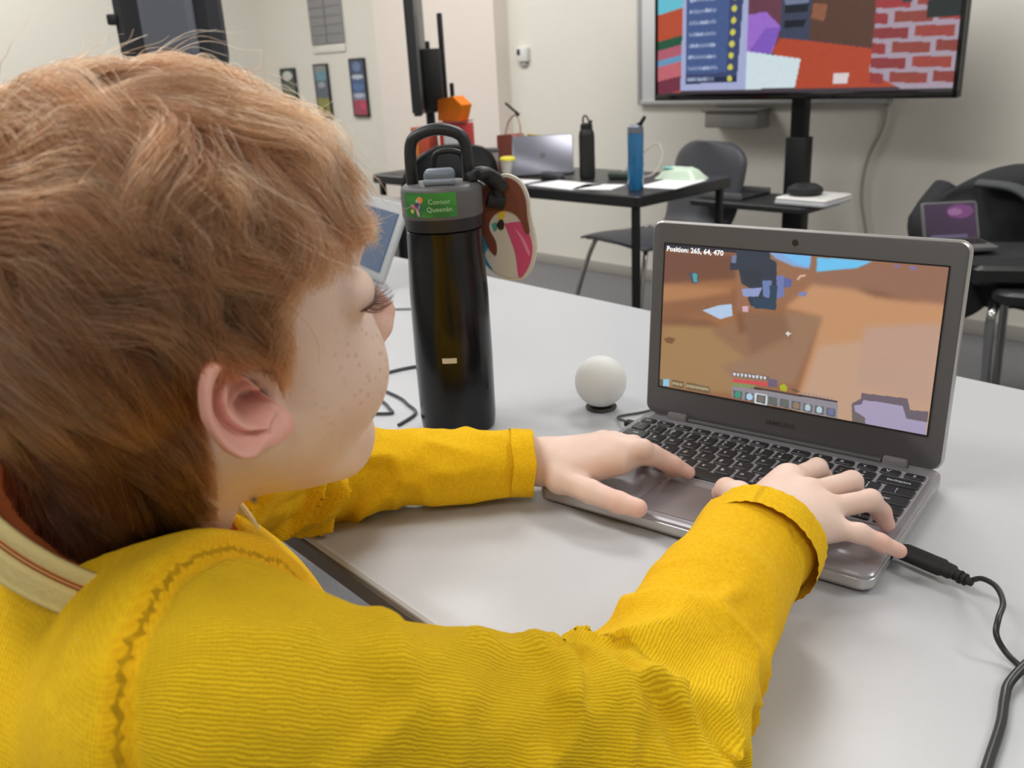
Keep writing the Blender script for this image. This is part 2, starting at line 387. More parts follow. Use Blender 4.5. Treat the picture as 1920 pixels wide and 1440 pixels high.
sheet(-1.95, 1.33, .1, .12, .1, 'white sheet at the foot of the cups')
# blue bottle
def ring(r, z): return (r, z)
t = thing('water_bottle', 'translucent blue water bottle with grey flip spout on the black desk', 'bottle', rm(-1.285, 1.36, DZ), ROT)
blue = mat('blue_plastic', (52, 142, 204), .12, trans=.45, coat=.3)
obj('body', MB().lathe([(.020, 0), (.023, .004), (.0235, .05), (.0225, .1), (.0235, .155), (.0225, .16)], 32), blue, t)
obj('lid', MB().lathe([(.023, .16), (.0235, .163), (.0225, .178), (.015, .184)], 32), mat('lid_grey', (120, 128, 140), .4), t)
obj('spout', MB().tube([(.004, 0, .18), (.02, 0, .187), (.034, 0, .205)], [.006, .006, .005], 10), M['black'], t)
# black bottle
t = thing('water_bottle', 'slim matt black drink bottle behind the papers on the black desk', 'bottle', rm(-1.6, 1.5, DZ), ROT)
obj('body', MB().lathe([(.022, 0), (.0255, .004), (.0255, .13), (.024, .145), (.019, .155)], 32), M['black'], t)
obj('lid', MB().lathe([(.019, .155), (.020, .157), (.019, .17), (.012, .174)], 32), M['black'], t)
obj('loop', MB().tube(spline([(-.014, 0, .168), (-.013, 0, .19), (-.002, 0, .196), (.008, 0, .185), (.015, 0, .17)], 5), .003, 8).tube([(.014, 0, .166), (.022, 0, .182)], .004, 8), M['black'], t)
# silver laptop
t = thing('laptop', 'silver laptop seen from behind on the black desk', 'laptop', rm(-1.80, 1.50, DZ), ROT + .72)
t.scale = (.86,) * 3
obj('base', MB().rbox((0, .09, .007), (.24, .17, .012), .012, .003), M['deck'], t)
L = MB().rbox((0, 0, 0), (.24, .16, .006), .012, .002); L.xform(Matrix.Translation((-.0, -.035, .082)) @ Matrix.Rotation(math.radians(64), 4, 'X'))
ld = obj('lid', L, mat('silver_lid', (122, 122, 134), .35, metal=.5), t)
obj('emblem', MB().lathe([(.012, 0), (.012, .001)], 20).xform(Matrix.Translation((0, -.0385, .0795)) @ Matrix.Rotation(math.radians(64), 4, 'X')), mat('emblem_grey', (95, 96, 102), .3), t)
# yellow card behind laptop
tag(obj('folder', MB().box((0, 0, .06), (.13, .006, .12), .001), mat('yellow_card', (220, 200, 60), .7), None, rm(-1.97, 1.66, DZ), (.15, 0, ROT - .3)), 'yellow folder standing behind the silver laptop', 'folder')
# cups
def cup(u, v, r, h, body, lidm, label, lid_h=.012):
    t = thing('cup', label, 'cup', rm(u, v, DZ), ROT)
    obj('body', MB().lathe([(r * .78, 0), (r * .8, .003), (r, h)], 28), body, t)
    obj('lid', MB().lathe([(r * 1.06, h), (r * 1.06, h + lid_h * .6), (r * .8, h + lid_h)], 28), lidm, t)
    return t
cup(-1.97, 1.41, .031, .082, mat('frosted', (205, 200, 210), .3, trans=.3), mat('cup_lid', (70, 72, 80), .4), 'tall frosted cup with dark lid at the left of the silver laptop')
cup(-1.87, 1.40, .026, .058, mat('cream_cup', (216, 212, 205), .3, trans=.3), mat('yellow_lid', (235, 220, 70), .5), 'short pale tub with yellow lid beside the frosted cup')
# green packet
t = thing('snack_packet', 'pale green and white crumpled packet on the right end of the black desk', 'packet', rm(-1.30, 1.60, DZ), ROT)
b = MB(); vs = []
for i in range(13):
    row = []
    for j in range(9):
        x = (i/12 - .5) * .15; y = (j/8 - .5) * .08; e = (1 - (2*i/12 - 1)**4) * (1 - (2*j/8 - 1)**4)
        row.append(b.bm.verts.new((x, y, .002 + .036 * e + .006 * e * noise.noise((x * 60, y * 60, 1)))))
    vs.append(row)
for i in range(12):
    for j in range(8): b.bm.faces.new((vs[i][j], vs[i+1][j], vs[i+1][j+1], vs[i][j+1]))
obj('wrapper', b, mat('packet_green', (196, 216, 196), .35), t, smooth=80)
obj('band', MB().rbox((-.035, 0, .034), (.05, .055, .004), .015), mat('packet_teal', (120, 190, 180), .4), t)
# clutter on the desk: green leaf-like wrappers and a pale cable loop
tag(obj('charging_cable', MB().tube(spline([rm(-1.52, 1.56, DZ + .005), rm(-1.48, 1.60, DZ + .05), rm(-1.44, 1.62, DZ + .09), rm(-1.41, 1.63, DZ + .1), rm(-1.39, 1.62, DZ + .06), rm(-1.40, 1.58, DZ + .01), rm(-1.46, 1.55, DZ + .004)], 6), .0025, 8), mat('pale_cable', (190, 186, 176), .6)), 'pale cable looping up between the black and the blue bottle', 'cable')
for (u, v, a, lab) in ((-1.48, 1.54, .2, 'dark green pen case lying left of the blue bottle'), (-1.70, 1.44, -.2, 'dark grey mouse-sized pouch in front of the silver laptop')):
    t = thing('pencil_case', lab, 'pencil case', rm(u, v, DZ), ROT + a)
    obj('pouch', MB().rbox((0, 0, .010), (.11, .035, .02), .014, .005), mat('pouch', (58, 72, 62) if u > -1.6 else (66, 68, 74), .7), t)
    obj('zip', MB().box((0, 0, .0205), (.09, .004, .002)), M['chrome'], t)
# red boxes, orange pot, brown bag on the desk's left end
DX = Vector((0, 0, 0))
t = thing('snack_box', 'red and white snack box standing behind the black bottle handle', 'box', rm(-2.20, 1.46, DZ), ROT + .5)
obj('carton', MB().box((0, 0, .085), (.11, .07, .17), .002), mat('red_card', (190, 48, 50), .5), t)
obj('label', MB().box((.0, -.0355, .12), (.075, .002, .05), .001), M['paper'], t)
obj('flap', MB().box((0, .02, .178), (.11, .03, .003)).box((0, -.03, .176), (.11, .03, .003)), mat('red_card2', (170, 40, 44), .5), t)
t = thing('snack_box', 'taller orange striped red box left of the red and white box', 'box', rm(-2.34, 1.42, DZ), ROT + .3)
obj('carton', MB().box((0, 0, .08), (.08, .06, .16), .002), mat('red_card3', (200, 84, 60), .5), t)
obj('stripe', MB().box((-.02, -.031, .08), (.02, .002, .15), .0005), mat('orange_stripe', (222, 140, 60), .5), t)
t = thing('crisp_tube', 'small red tub with a white label in front of the red boxes', 'tub', rm(-2.05, 1.33, DZ), ROT)
obj('body', MB().lathe([(.028, 0), (.03, .002), (.03, .07), (.028, .072)], 28), mat('red_tub', (200, 44, 56), .4), t)
obj('lid', MB().lathe([(.0305, .07), (.0305, .084), (.026, .086)], 28), mat('tub_lid', (150, 152, 140), .5), t)
t = thing('craft_pot', 'bright orange paper bag with a black peg, on top of the red boxes', 'bag', rm(-2.21, 1.46, DZ + .18), ROT)
obj('bag', MB().prism([(-.062, 0), (.05, 0), (.075, .055), (.03, .085), (-.055, .075)], -.025, .025).xform(Matrix.Rotation(PI/2, 4, 'X')), mat('orange_paper', (250, 134, 20), .6), t)
obj('peg', MB().box((.0, 0, .1), (.014, .012, .06), .003), M['black'], t)
t = thing('paper_bag', 'reddish brown paper bag standing right of the red boxes', 'bag', rm(-2.06, 1.60, DZ), ROT)
obj('bag', MB().prism([(-.05, 0), (.055, 0), (.06, .10), (.03, .125), (-.045, .12)], -.03, .03).xform(Matrix.Rotation(PI/2, 4, 'X')), mat('brown_paper', (160, 96, 82), .7), t)
obj('handle', MB().tube(spline([(-.03, 0, .12), (-.01, 0, .165), (.03, 0, .19), (.05, 0, .15), (.045, 0, .11)], 6), .003, 8), mat('tan_cord', (196, 168, 150), .8), t)
t = thing('banana_toy', 'yellow and black wrapper lying by the brown bag', 'wrapper', rm(-2.0, 1.42, DZ), ROT)
obj('wrapper', MB().tube(spline([(-.05, 0, .012), (-.02, 0, .03), (.01, 0, .022), (.035, 0, .008)], 5), [.008] + [.013] * 13 + [.008] * 2, 10), mat('yellow_wrap', (236, 214, 50), .5), t)
t = thing('marker_pen', 'thin black marker lying across the brown bag top', 'pen', rm(-2.06, 1.60, DZ + .2), ROT)
obj('barrel', MB().tube([(-.02, 0, .03), (.03, 0, .0)], .0045, 10), M['black'], t)
obj('cap', MB().tube([(.03, 0, .0), (.045, 0, -.01)], .0055, 10), M['rubber'], t)

# edge-on screen on its own stand
t = thing('television', 'black flat screen seen edge-on at the left, on a slim post', 'television', rm(-2.44, 1.50, .03), ROT - math.radians(40.5))
obj('casing', MB().box((0, 0, 1.31), (.80, .028, .80), .004), mat('dark_casing', (46, 50, 52), .4), t)
obj('glass', MB().box((0, -.017, 1.31), (.78, .004, .78), .001), M['blackgloss'], t)
obj('bracket', MB().box((.05, .05, 1.02), (.16, .07, .22), .006).box((.05, .09, 1.1), (.05, .02, .3), .004), M['black'], t)
t = thing('screen_post', 'slim black post with clamp behind the edge-on screen', 'stand', rm(-2.80, 1.82, 0), ROT)
obj('post', MB().tube([(0, 0, .03), (0, 0, 1.2)], .02, 14), M['blackmetal'], t)
obj('clamp', MB().box((.0, -.02, .97), (.09, .07, .12), .008), M['black'], t)
obj('hook', MB().tube(spline([(-.03, 0, 1.02), (-.035, 0, 1.12), (-.025, 0, 1.2)], 4), .01, 8), M['black'], t)
obj('foot', MB().box((0, 0, .02), (.5, .06, .03), .006).box((0, 0, .02), (.06, .5, .03), .006), M['blackmetal'], t)

# moulded black chairs
def chair(label, u, v, a, shell, legm, group=None, z=0):
    t = thing('chair', label, 'chair', rm(u, v, 0), ROT + a, group)
    prof = [(.22, .430), (.20, .447), (.12, .452), (.0, .445), (-.10, .438), (-.17, .445), (-.205, .475), (-.225, .53), (-.245, .60), (-.262, .67), (-.275, .73), (-.28, .765)]
    P_ = [Vector((x, 0, zz)) for x, zz in prof]; P_ = spline(P_, 3); n = len(P_); b = MB(); rows = []
    for i, p in enumerate(P_):
        s = i / (n - 1); T = (P_[min(i+1, n-1)] - P_[max(i-1, 0)]).normalized(); N = Vector((-T.z, 0, T.x)) * -1
        wd = .205 * (1 - .28 * max(0, (.12 - s) / .12) ** 2) * (1 - .55 * max(0, (s - .82) / .18) ** 2.2) * (1 - .10 * math.exp(-((s - .5) / .08) ** 2))
        row = []
        for j in range(15):
            q = (j / 14 - .5) * 2; lift = .03 * abs(q) ** 2.2 * (1 if s < .5 else 1.6)
            row.append(b.bm.verts.new(Vector((p.x, q * wd, p.z)) + N * (-lift)))
        rows.append(row)
    for i in range(n - 1):
        for j in range(14): b.bm.faces.new((rows[i][j], rows[i+1][j], rows[i+1][j+1], rows[i][j+1]))
    me = b.mesh('shell'); o = link('shell', me, shell, t, smooth=70)
    md = o.modifiers.new('thick', 'SOLIDIFY'); md.thickness = .009
    for sx, sy in ((1, 1), (1, -1), (-1, 1), (-1, -1)):
        obj('leg', MB().tube(spline([(sx * .10, sy * .12, .425), (sx * .15, sy * .16, .40), (sx * .21, sy * .2, .2), (sx * .24, sy * .22, .012)], 4), .0095, 10), legm, t)
    obj('seat_frame', MB().tube([(.12, -.14, .425), (.12, .14, .425), (-.12, .14, .425), (-.12, -.14, .425), (.12, -.14, .425)], .009, 8), legm, t)
    return t
CH = True
shell = mat('dark_shell', (58, 60, 68), .5)
chair('dark grey moulded chair pushed in behind the right end of the black desk', -1.82, 2.10, math.radians(-102), shell, M['chrome'])
chair('black moulded chair just left of the foreground water bottle', -2.22, 1.18, PI, M['black'], M['blackmetal']).scale = (1, 1, 1.12)
t = thing('side_desk', 'grey topped desk with a black edge behind the boy\'s fringe', 'desk', rm(-2.22, .80, 0), ROT)
obj('desktop', MB().box((.07, 0, .700), (.60, .42, .02), .003), mat('grey_top', (150, 148, 145), .5), t)
obj('edging', MB().box((.07, 0, .682), (.605, .425, .018), .003), M['black'], t)
for x, y in ((-.20, -.18), (.34, -.18), (-.20, .18), (.34, .18)): obj('leg', MB().box((x, y, .337), (.025, .025, .674), .002), M['blackmetal'], t)

# right chair with coat, laptop on its seat
t = thing('chair', 'chrome framed chair at the right draped with a black coat', 'chair', rm(-.235, 1.985, 0), ROT + .25)
obj('seat', MB().rbox((0, -.0, .455), (.46, .42, .035), .05, .008), M['black'], t)
obj('backrest', MB().rbox((0, 0, 0), (.46, .30, .03), .12, .008, 8).xform(Matrix.Translation((0, .22, .60)) @ Matrix.Rotation(math.radians(80), 4, 'X')), M['black'], t)
for s in (-1, 1):
    obj('front_leg', MB().tube(spline([(s * .22, .16, .425), (s * .225, -.10, .43), (s * .22, -.20, .428), (s * .22, -.235, .40), (s * .22, -.17, .25), (s * .22, -.02, .015)], 6), .0125, 12), M['chrome'], t)
    obj('rear_leg', MB().tube(spline([(s * .22, .18, .43), (s * .22, .24, .25), (s * .22, .30, .015)], 6), .0125, 12), M['chrome'], t)
    obj('upright', MB().tube(spline([(s * .20, .17, .43), (s * .19, .22, .56), (s * .17, .25, .68)], 6), .0125, 12), M['chrome'], t)
obj('floor_rail', MB().tube([(-.22, -.03, .035), (.22, -.03, .035)], .0115, 12), M['chrome'], t)
# coat: draped cloth over the backrest
t = thing('coat', 'black padded coat hung over the back of the right-hand chair', 'coat', rm(-.40, 1.96, 0), ROT + .25)
b = MB(); rows = []
path = spline([(0, .30, .30), (0, .31, .55), (0, .30, .69), (0, .26, .745), (0, .20, .735), (0, .165, .66), (0, .14, .58), (0, .12, .49)], 5)
for i, p in enumerate(path):
    row = []; s = i / (len(path) - 1)
    for j in range(33):
        q = (j / 32 - .5) * 2; wd = .275 - .05 * math.exp(-((s - .45) / .2) ** 2)
        x = q * wd; n_ = .020 * noise.noise((x * 9, s * 5, 2)) + .012 * noise.noise((x * 22, s * 9, 5))
        drop = -.085 * abs(q) ** 3.0 * math.exp(-((s - .45) / .25) ** 2)
        sg = 1 if s < .45 else -1
        row.append(b.bm.verts.new((x, p.y + n_ * sg, p.z + drop + n_ * .3)))
    rows.append(row)
for i in range(len(path) - 1):
    for j in range(32): b.bm.faces.new((rows[i][j], rows[i][j+1], rows[i+1][j+1], rows[i+1][j]))
coatm = mat('black_cloth', (26, 28, 32), .8, bump=.3, bscale=400)
o = link('shell', b.mesh('coat'), coatm, t, smooth=80); md = o.modifiers.new('thick', 'SOLIDIFY'); md.thickness = .02
# strap and sleeve of the coat
b = MB(); b.tube(spline([(-.16, .14, .70), (-.06, .12, .69), (.02, .09, .64), (.10, .07, .60), (.13, .07, .52), (.16, .06, .42)], 6), [(.012, .035)] * 31, 10)
obj('strap', b, mat('grey_webbing', (66, 70, 72), .8, bump=.3, bscale=500), t, smooth=80)
b = MB(); b.tube(spline([(-.25, .25, .66), (-.29, .18, .58), (-.26, .16, .50), (-.20, .17, .40), (-.14, .18, .31)], 6), [.05] * 6 + [.055] * 13 + [.045] * 6, 14)
obj('sleeve', b, coatm, t, smooth=80)
# small laptop open on the seat
t = thing('small_laptop', 'small open laptop with a dark purple screen on a black rucksack before the coat', 'laptop', rm(-.525, 1.806, .560), ROT + .78)
t.scale = (1.136,) * 3
obj('base', MB().rbox((0, .0, .007), (.135, .10, .011), .008, .002), M['bezel'], t)
obj('keyboard', MB().rbox((0, .015, .0133), (.115, .05, .002), .004), M['black'], t)
MX = Matrix.Translation((0, .050, .010)) @ Matrix.Rotation(math.radians(64), 4, 'X')
obj('lid', MB().rbox((0, .048, 0), (.135, .098, .006), .008, .002).xform(MX), M['bezel'], t)
nx, ny = 60, 40; Xp, Yp = np.meshgrid(np.linspace(0, 1, nx), np.linspace(0, 1, ny))
C = np.zeros((ny, nx, 3)); C[:] = (52, 30, 60); C += (Yp * -14)[..., None] + np.array([1, .5, 1]) * (14 * Xp)[..., None]
C[((Xp - .70) / .26) ** 2 + ((Yp - .24) / .20) ** 2 < 1] = (110, 56, 110); C[((Xp - .60) / .14) ** 2 + ((Yp - .25) / .1) ** 2 < 1] = (142, 96, 140)
C[(Yp > .9) & (Xp > .1) & (Xp < .8)] = (90, 82, 112)
me = paint_grid(nx, ny, .122, .086, C); me.transform(MX @ Matrix.Translation((0, .049, .0036)) @ Matrix.Rotation(-PI/2, 4, 'X'))
link('screen', me, col_mat('purple_screen', .7, emis=.9), t, smooth=0)
t = thing('rucksack', 'flat black rucksack lying on the seat of the right-hand chair', 'bag', rm(-.44, 1.90, .4725), ROT + .5)
obj('body', MB().rbox((0, 0, .04), (.34, .24, .078), .06, .02, 6), coatm, t)
obj('pocket', MB().rbox((0, -.1, .034), (.2, .07, .05), .025, .01, 5), M['black'], t)
obj('strap', MB().tube(spline([(-.1, .11, .05), (-.16, .02, .085), (-.14, -.08, .06)], 6), [(.004, .014)] * 13, 8), coatm, t)

# dark bag hanging high at the far left
t = thing('hanging_bag', 'dark grey and black padded bag hanging above the boy\'s head', 'bag', rm(-2.375, .53, -.06), ROT + math.radians(52))
b = MB(); b.rbox((0, 0, 0), (.30, .46, .12), .10, .03, 8); b.xform(Matrix.Translation((0, 0, 1.36)) @ Matrix.Rotation(PI/2, 4, 'X'))
obj('shell', b, mat('bag_black', (40, 42, 48), .7, bump=.3, bscale=200), t)
b = MB(); b.rbox((0, 0, 0), (.15, .36, .05), .06, .015, 8); b.xform(Matrix.Translation((.01, -.07, 1.36)) @ Matrix.Rotation(PI/2, 4, 'X'))
obj('front_panel', b, mat('bag_grey', (98, 102, 112), .6), t)
obj('side_buckle', MB().box((-.155, -.03, 1.335), (.03, .03, .03), .004), M['black'], t)
obj('strap', MB().tube(spline([(-.05, 0, 1.55), (-.04, 0, 1.75), (.0, 0, 2.0)], 4), .01, 8), M['black'], t)
t = thing('coat_stand', 'black coat stand that carries the hanging bag', 'coat stand', rm(-2.46, .62, 0), ROT)
obj('pole', MB().tube([(0, .06, .03), (0, .06, 2.05)], .018, 12), M['blackmetal'], t)
obj('arm', MB().tube(spline([(0, .06, 2.0), (.02, 0, 2.04), (.04, -.05, 2.0)], 5), .01, 8), M['blackmetal'], t)
obj('base', MB().lathe([(.14, 0), (.14, .02), (.03, .035)], 32, (0, .06, 0)), M['blackmetal'], t)
# ------------------------------------------------------------------ main table
TA = math.atan2(-.193, .931)
tx, ty = np.array([math.cos(TA), math.sin(TA)]), np.array([-math.sin(TA), math.cos(TA)])
FAR = np.array([-.363, .400]); NEAR = np.array([-.28, -.357])
d_near = float(ty @ NEAR); d_far = float(ty @ FAR)
TL, TR = -1.35, 1.15
cx = (TL + TR) / 2; cy = (d_near + d_far) / 2; cpos = tx * cx + ty * cy
main = thing('table', 'large pale grey laminate table the boy works at', 'table', (cpos[0], cpos[1], 0), TA)
obj('tabletop', MB().rbox((0, 0, TZ - .012), (TR - TL, d_far - d_near, .024), .03, .002), M['table'], main)
obj('edge_band', MB().rbox((0, 0, TZ - .0135), (TR - TL + .004, d_far - d_near + .004, .019), .03, .002), M['table_edge'], main)
for x in (-1, 1):
    for y in (-1, 1):
        obj('leg', MB().tube([(x * ((TR-TL)/2 - .1), y * .28, .70), (x * ((TR-TL)/2 - .1), y * .32, 0)], .022, 14), M['chrome'], main)
obj('frame', MB().box((0, .28, .68), (TR-TL-.2, .03, .04), .003).box((0, -.28, .68), (TR-TL-.2, .03, .04), .003), M['blackmetal'], main)

# ------------------------------------------------------------------ the laptop
LT = thing('laptop', 'grey laptop the boy is typing on, desert game on its screen', 'laptop', (0, 0, TZ), 0)
HW, DP, TH_ = .1437, .202, .0165
b = MB(); b.rbox((0, -DP/2 , .0095), (2*HW, DP, .014), .010, .0016, 6)
obj('base', b, M['deck'], LT)
obj('rim', MB().rbox((0, -DP/2, .0088), (2*HW + .0008, DP + .0008, .0096), .0104, .0016, 6), M['alu'], LT)
obj('underside', MB().rbox((0, -DP/2, .0028), (2*HW - .012, DP - .012, .0032), .010, .001, 6), M['rubber'], LT)
for x in (-.12, .12):
    for y in (-.02, -.185): obj('foot', MB().lathe([(.006, 0), (.0065, .0022)], 16, (x, y, 0)), M['rubber'], LT)
obj('keyboard_well', MB().rbox((0, -.073, .0167), (.276, .106, .0006), .003), mat('well_grey', (150, 148, 153), .5), LT)
obj('touchpad', MB().rbox((-.004, -.165, .0167), (.098, .058, .0005), .004), mat('pad_grey', (140, 136, 140), .22, metal=.4), LT)
KT = .0183; KH = .0019
def key(x0, x1, y0, y1, leg, size=.0052, dx=0, dy=0):
    k = MB(); wx, wy = x1 - x0 - .0034, y1 - y0 - .0030; cx_, cy_ = (x0 + x1) / 2, (y0 + y1) / 2
    k.rbox((0, 0, 0), (wx, wy, KH), .0016, .0005, 3)
    o = obj('key', k, M['key'], LT, (cx_, cy_, .0169 + KH / 2))
    if leg:
        for s_, ox, oy, sz in leg:
            me = text_mesh(s_, sz * 1.2, .00004, align='CENTER'); link('legend', me, M['legend'], o, (ox, oy, KH/2 + .00005), smooth=0)
def rowkeys(y0, y1, items, x=-.1372, k='c'):
    for wu, s_ in items:
        x1 = x + wu * KT
        if s_ is None: leg = None
        elif isinstance(s_, tuple): leg = [(s_[0], -.002, .0028, .0042), (s_[1], -.002, -.0028, .0046)]
        elif len(s_) > 1: leg = [(s_, 0, 0, .0040)]
        else: leg = [(s_, -.002, 0, .0056)]
        key(x, x1, y0, y1, leg); x = x1
U = 15
rowkeys(-.0345, -.0222, [(1, 'esc')] + [(1.077, c) for c in ('<', '>', 'c', '[]', '||', 'o', '*', '-', '+', 'x', 'v')] + [(1.077, 'V'), (1.077, '||')])
rowkeys(-.0538, -.0355, [(1, ('~', '`'))] + [(1, p) for p in (('!', '1'), ('@', '2'), ('#', '3'), ('$', '4'), ('%', '5'), ('^', '6'), ('&', '7'), ('*', '8'), ('(', '9'), (')', '0'), ('_', '-'), ('+', '='))] + [(2, 'backspace')])
rowkeys(-.0715, -.0538, [(1.5, 'tab')] + [(1, c) for c in 'qwertyuiop'] + [(1, ('{', '[')), (1, ('}', ']')), (1.5, ('|', '\\'))])
rowkeys(-.0892, -.0715, [(1.75, 'search')] + [(1, c) for c in 'asdfghjkl'] + [(1, (':', ';')), (1, ('"', "'")), (2.25, 'enter')])
rowkeys(-.1069, -.0892, [(2.25, 'shift')] + [(1, c) for c in 'zxcvbnm'] + [(1, ('<', ',')), (1, ('>', '.')), (1, ('?', '/')), (2.75, 'shift')])
rowkeys(-.1246, -.1069, [(1.6, 'ctrl'), (1.9, 'alt'), (6.0, None), (1.4, 'alt'), (1.1, 'ctrl')], x=-.1372)
xk = -.1372 + 12 * KT
key(xk, xk + KT, -.1246, -.1069, [('<', 0, 0, .005)]); key(xk + KT, xk + 2*KT, -.1157, -.1069, [('^', 0, 0, .004)])
key(xk + KT, xk + 2*KT, -.1246, -.1157, [('v', 0, 0, .004)]); key(xk + 2*KT, xk + 3*KT, -.1246, -.1069, [('>', 0, 0, .005)])
# lid
TILT = math.radians(85.4); HY, HZ = -.0073, .0169
ML = Matrix.Translation((0, HY, HZ)) @ Matrix.Rotation(TILT, 4, 'X')      # lid axes: x across, y up the lid, z towards the user
LH = .197
def lidobj(name, mb, m, **k): mb.xform(ML); return obj(name, mb, m, LT, **k)
lidobj('lid', MB().rbox((0, LH/2 + .001, -.0045), (2*HW, LH, .009), .010, .002, 6), M['alu'])
lidobj('bezel', MB().rbox((0, LH/2 + .001, .0001), (2*HW - .003, LH - .003, .0016), .009, .0005, 6), M['bezel'])
lidobj('webcam', MB().lathe([(.0028, 0), (.0028, .0006)], 20, (0, .1866, .0008)), M['blackgloss'])
for x in (-.106, .106):
    lidobj('hinge_cover', MB().box((x, -.0005, -.001), (.022, .014, .012), .003), mat('hinge_grey', (118, 116, 120), .45))
obj('hinge_bar', MB().tube([(-.094, HY + .0012, HZ - .0012), (.094, HY + .0012, HZ - .0012)], .0048, 14), mat('hinge_dark', (58, 57, 60), .5), LT)
me = text_mesh('SAMSUNG', .0062, .00005, bold=True, align='CENTER'); me.transform(ML @ Matrix.Translation((0, .0155, .0011)))
link('maker_name', me, mat('name_dark', (62, 61, 64), .4), LT, smooth=0)
# picture: painted in the pixels of a zoomed view, brought to screen coordinates by the four corners
def homog(src, dst):
    A = []; 
    for (x, y), (u, v) in zip(src, dst):
        A.append([x, y, 1, 0, 0, 0, -u*x, -u*y, -u]); A.append([0, 0, 0, x, y, 1, -v*x, -v*y, -v])
    return np.linalg.svd(np.array(A, float))[2][-1].reshape(3, 3)
Hm = homog([(190, 165), (1695, 283), (1578, 1168), (165, 902)], [(0, 0), (1, 0), (1, 1), (0, 1)])
def sc(pts):
    o = []
    for x, y in pts: q = Hm @ np.array([x, y, 1.]); o.append((q[0]/q[2], q[1]/q[2]))
    return o
nx, ny = 460, 259; Xp, Yp = np.meshgrid(np.linspace(0, 1, nx), np.linspace(0, 1, ny))
C = np.zeros((ny, nx, 3))
def Z(pts, c, a=1.): m_ = inpoly(Xp, Yp, sc(pts)); C[m_] = C[m_] * (1-a) + np.array(c) * a
def blur(n=1):
    global C
    for _ in range(n):
        K = np.pad(C, ((1, 1), (1, 1), (0, 0)), 'edge'); C = (K[1:-1, 1:-1] * 2 + K[:-2, 1:-1] + K[2:, 1:-1] + K[1:-1, :-2] + K[1:-1, 2:]) / 6
C[:] = (150, 100, 70)
Z([(180, 200), (560, 220), (560, 370), (180, 380)], (112, 72, 58))
Z([(180, 370), (560, 350), (620, 620), (180, 600)], (156, 104, 70))
Z([(180, 380), (400, 390), (560, 400), (400, 440), (180, 470)], (176, 124, 84))
Z([(180, 470), (560, 430), (560, 520), (180, 560)], (140, 94, 68))
Z([(180, 545), (420, 560), (520, 620), (300, 590), (180, 590)], (128, 86, 66))
Z([(180, 590), (460, 600), (640, 760), (640, 960), (160, 900)], (160, 124, 84))
Z([(430, 620), (600, 540), (830, 600), (900, 860), (640, 780)], (146, 108, 82))
Z([(640, 760), (900, 640), (880, 900), (560, 880), (480, 800)], (150, 116, 90))
Z([(560, 400), (620, 620), (580, 640), (540, 400)], (128, 84, 62))
Z([(600, 520), (1020, 540), (880, 900), (840, 640), (640, 740)], (134, 98, 76))
Z([(820, 520), (1015, 545), (880, 880), (760, 900), (860, 660)], (152, 116, 92))
Z([(940, 370), (1200, 390), (1360, 450), (1670, 480), (1600, 1190), (860, 1060), (1020, 545), (820, 500)], (196, 144, 106))
Z([(1000, 700), (1650, 620), (1600, 1190), (880, 1060)], (194, 156, 130))
Z([(1250, 600), (1650, 580), (1590, 1000), (1200, 900)], (188, 152, 134))
Z([(960, 240), (1700, 280), (1670, 480), (1360, 440), (1180, 400), (940, 372)], (146, 104, 86))
Z([(1180, 395), (1330, 412), (1400, 440), (1560, 460), (1300, 440)], (122, 86, 68))
Z([(560, 180), (960, 200), (960, 380), (840, 480), (560, 520)], (150, 104, 80))
blur(34)
Z([(735, 205), (960, 225), (950, 295), (860, 280), (770, 240)], (130, 168, 220)); Z([(800, 215), (955, 228), (950, 285), (880, 265)], (110, 190, 245))
Z([(990, 232), (1290, 252), (1200, 290), (1080, 300), (985, 310)], (104, 196, 246)); blur(2)
Z([(160, 150), (740, 195), (740, 208), (540, 210), (160, 190)], (38, 42, 54))
Z([(560, 188), (740, 198), (740, 240), (775, 260), (775, 500), (640, 490), (625, 450), (640, 400), (590, 370), (575, 300), (530, 300), (530, 260), (560, 240)], (38, 52, 72))
Z([(580, 300), (700, 290), (690, 380), (600, 380)], (34, 50, 66)); Z([(540, 225), (565, 225), (560, 265), (535, 262)], (110, 124, 158))
Z([(590, 400), (700, 392), (680, 440), (600, 440)], (140, 156, 205)); Z([(700, 355), (750, 355), (745, 450), (705, 440)], (104, 126, 178))
Z([(775, 330), (820, 330), (815, 440), (775, 450)], (108, 120, 178)); Z([(815, 340), (860, 350), (850, 390), (812, 390)], (84, 98, 158))
Z([(740, 380), (780, 380), (770, 510), (660, 500), (640, 450), (740, 450)], (34, 62, 88))
Z([(385, 512), (470, 486), (540, 478), (545, 540), (480, 558)], (178, 204, 235)); Z([(595, 490), (630, 490), (625, 520), (598, 518)], (214, 174, 190))
Z([(310, 315), (360, 315), (365, 370), (330, 370)], (74, 70, 96)); Z([(332, 318), (358, 322), (358, 365), (338, 362)], (70, 160, 165))
Z([(895, 415), (940, 415), (930, 440), (890, 435)], (120, 130, 180)); Z([(880, 350), (900, 325), (930, 322), (928, 334), (905, 338), (890, 355)], (210, 176, 158))
Z([(1405, 270), (1430, 272), (1428, 290), (1405, 288)], (128, 110, 158)); Z([(1485, 275), (1525, 278), (1520, 300), (1488, 296)], (128, 110, 158))
Z([(185, 660), (215, 650), (248, 660), (230, 685), (200, 680)], (118, 80, 56)); blur(1)
Z([(822, 630), (832, 628), (838, 618), (842, 628), (856, 634), (843, 640), (838, 650), (833, 640)], (226, 222, 222))
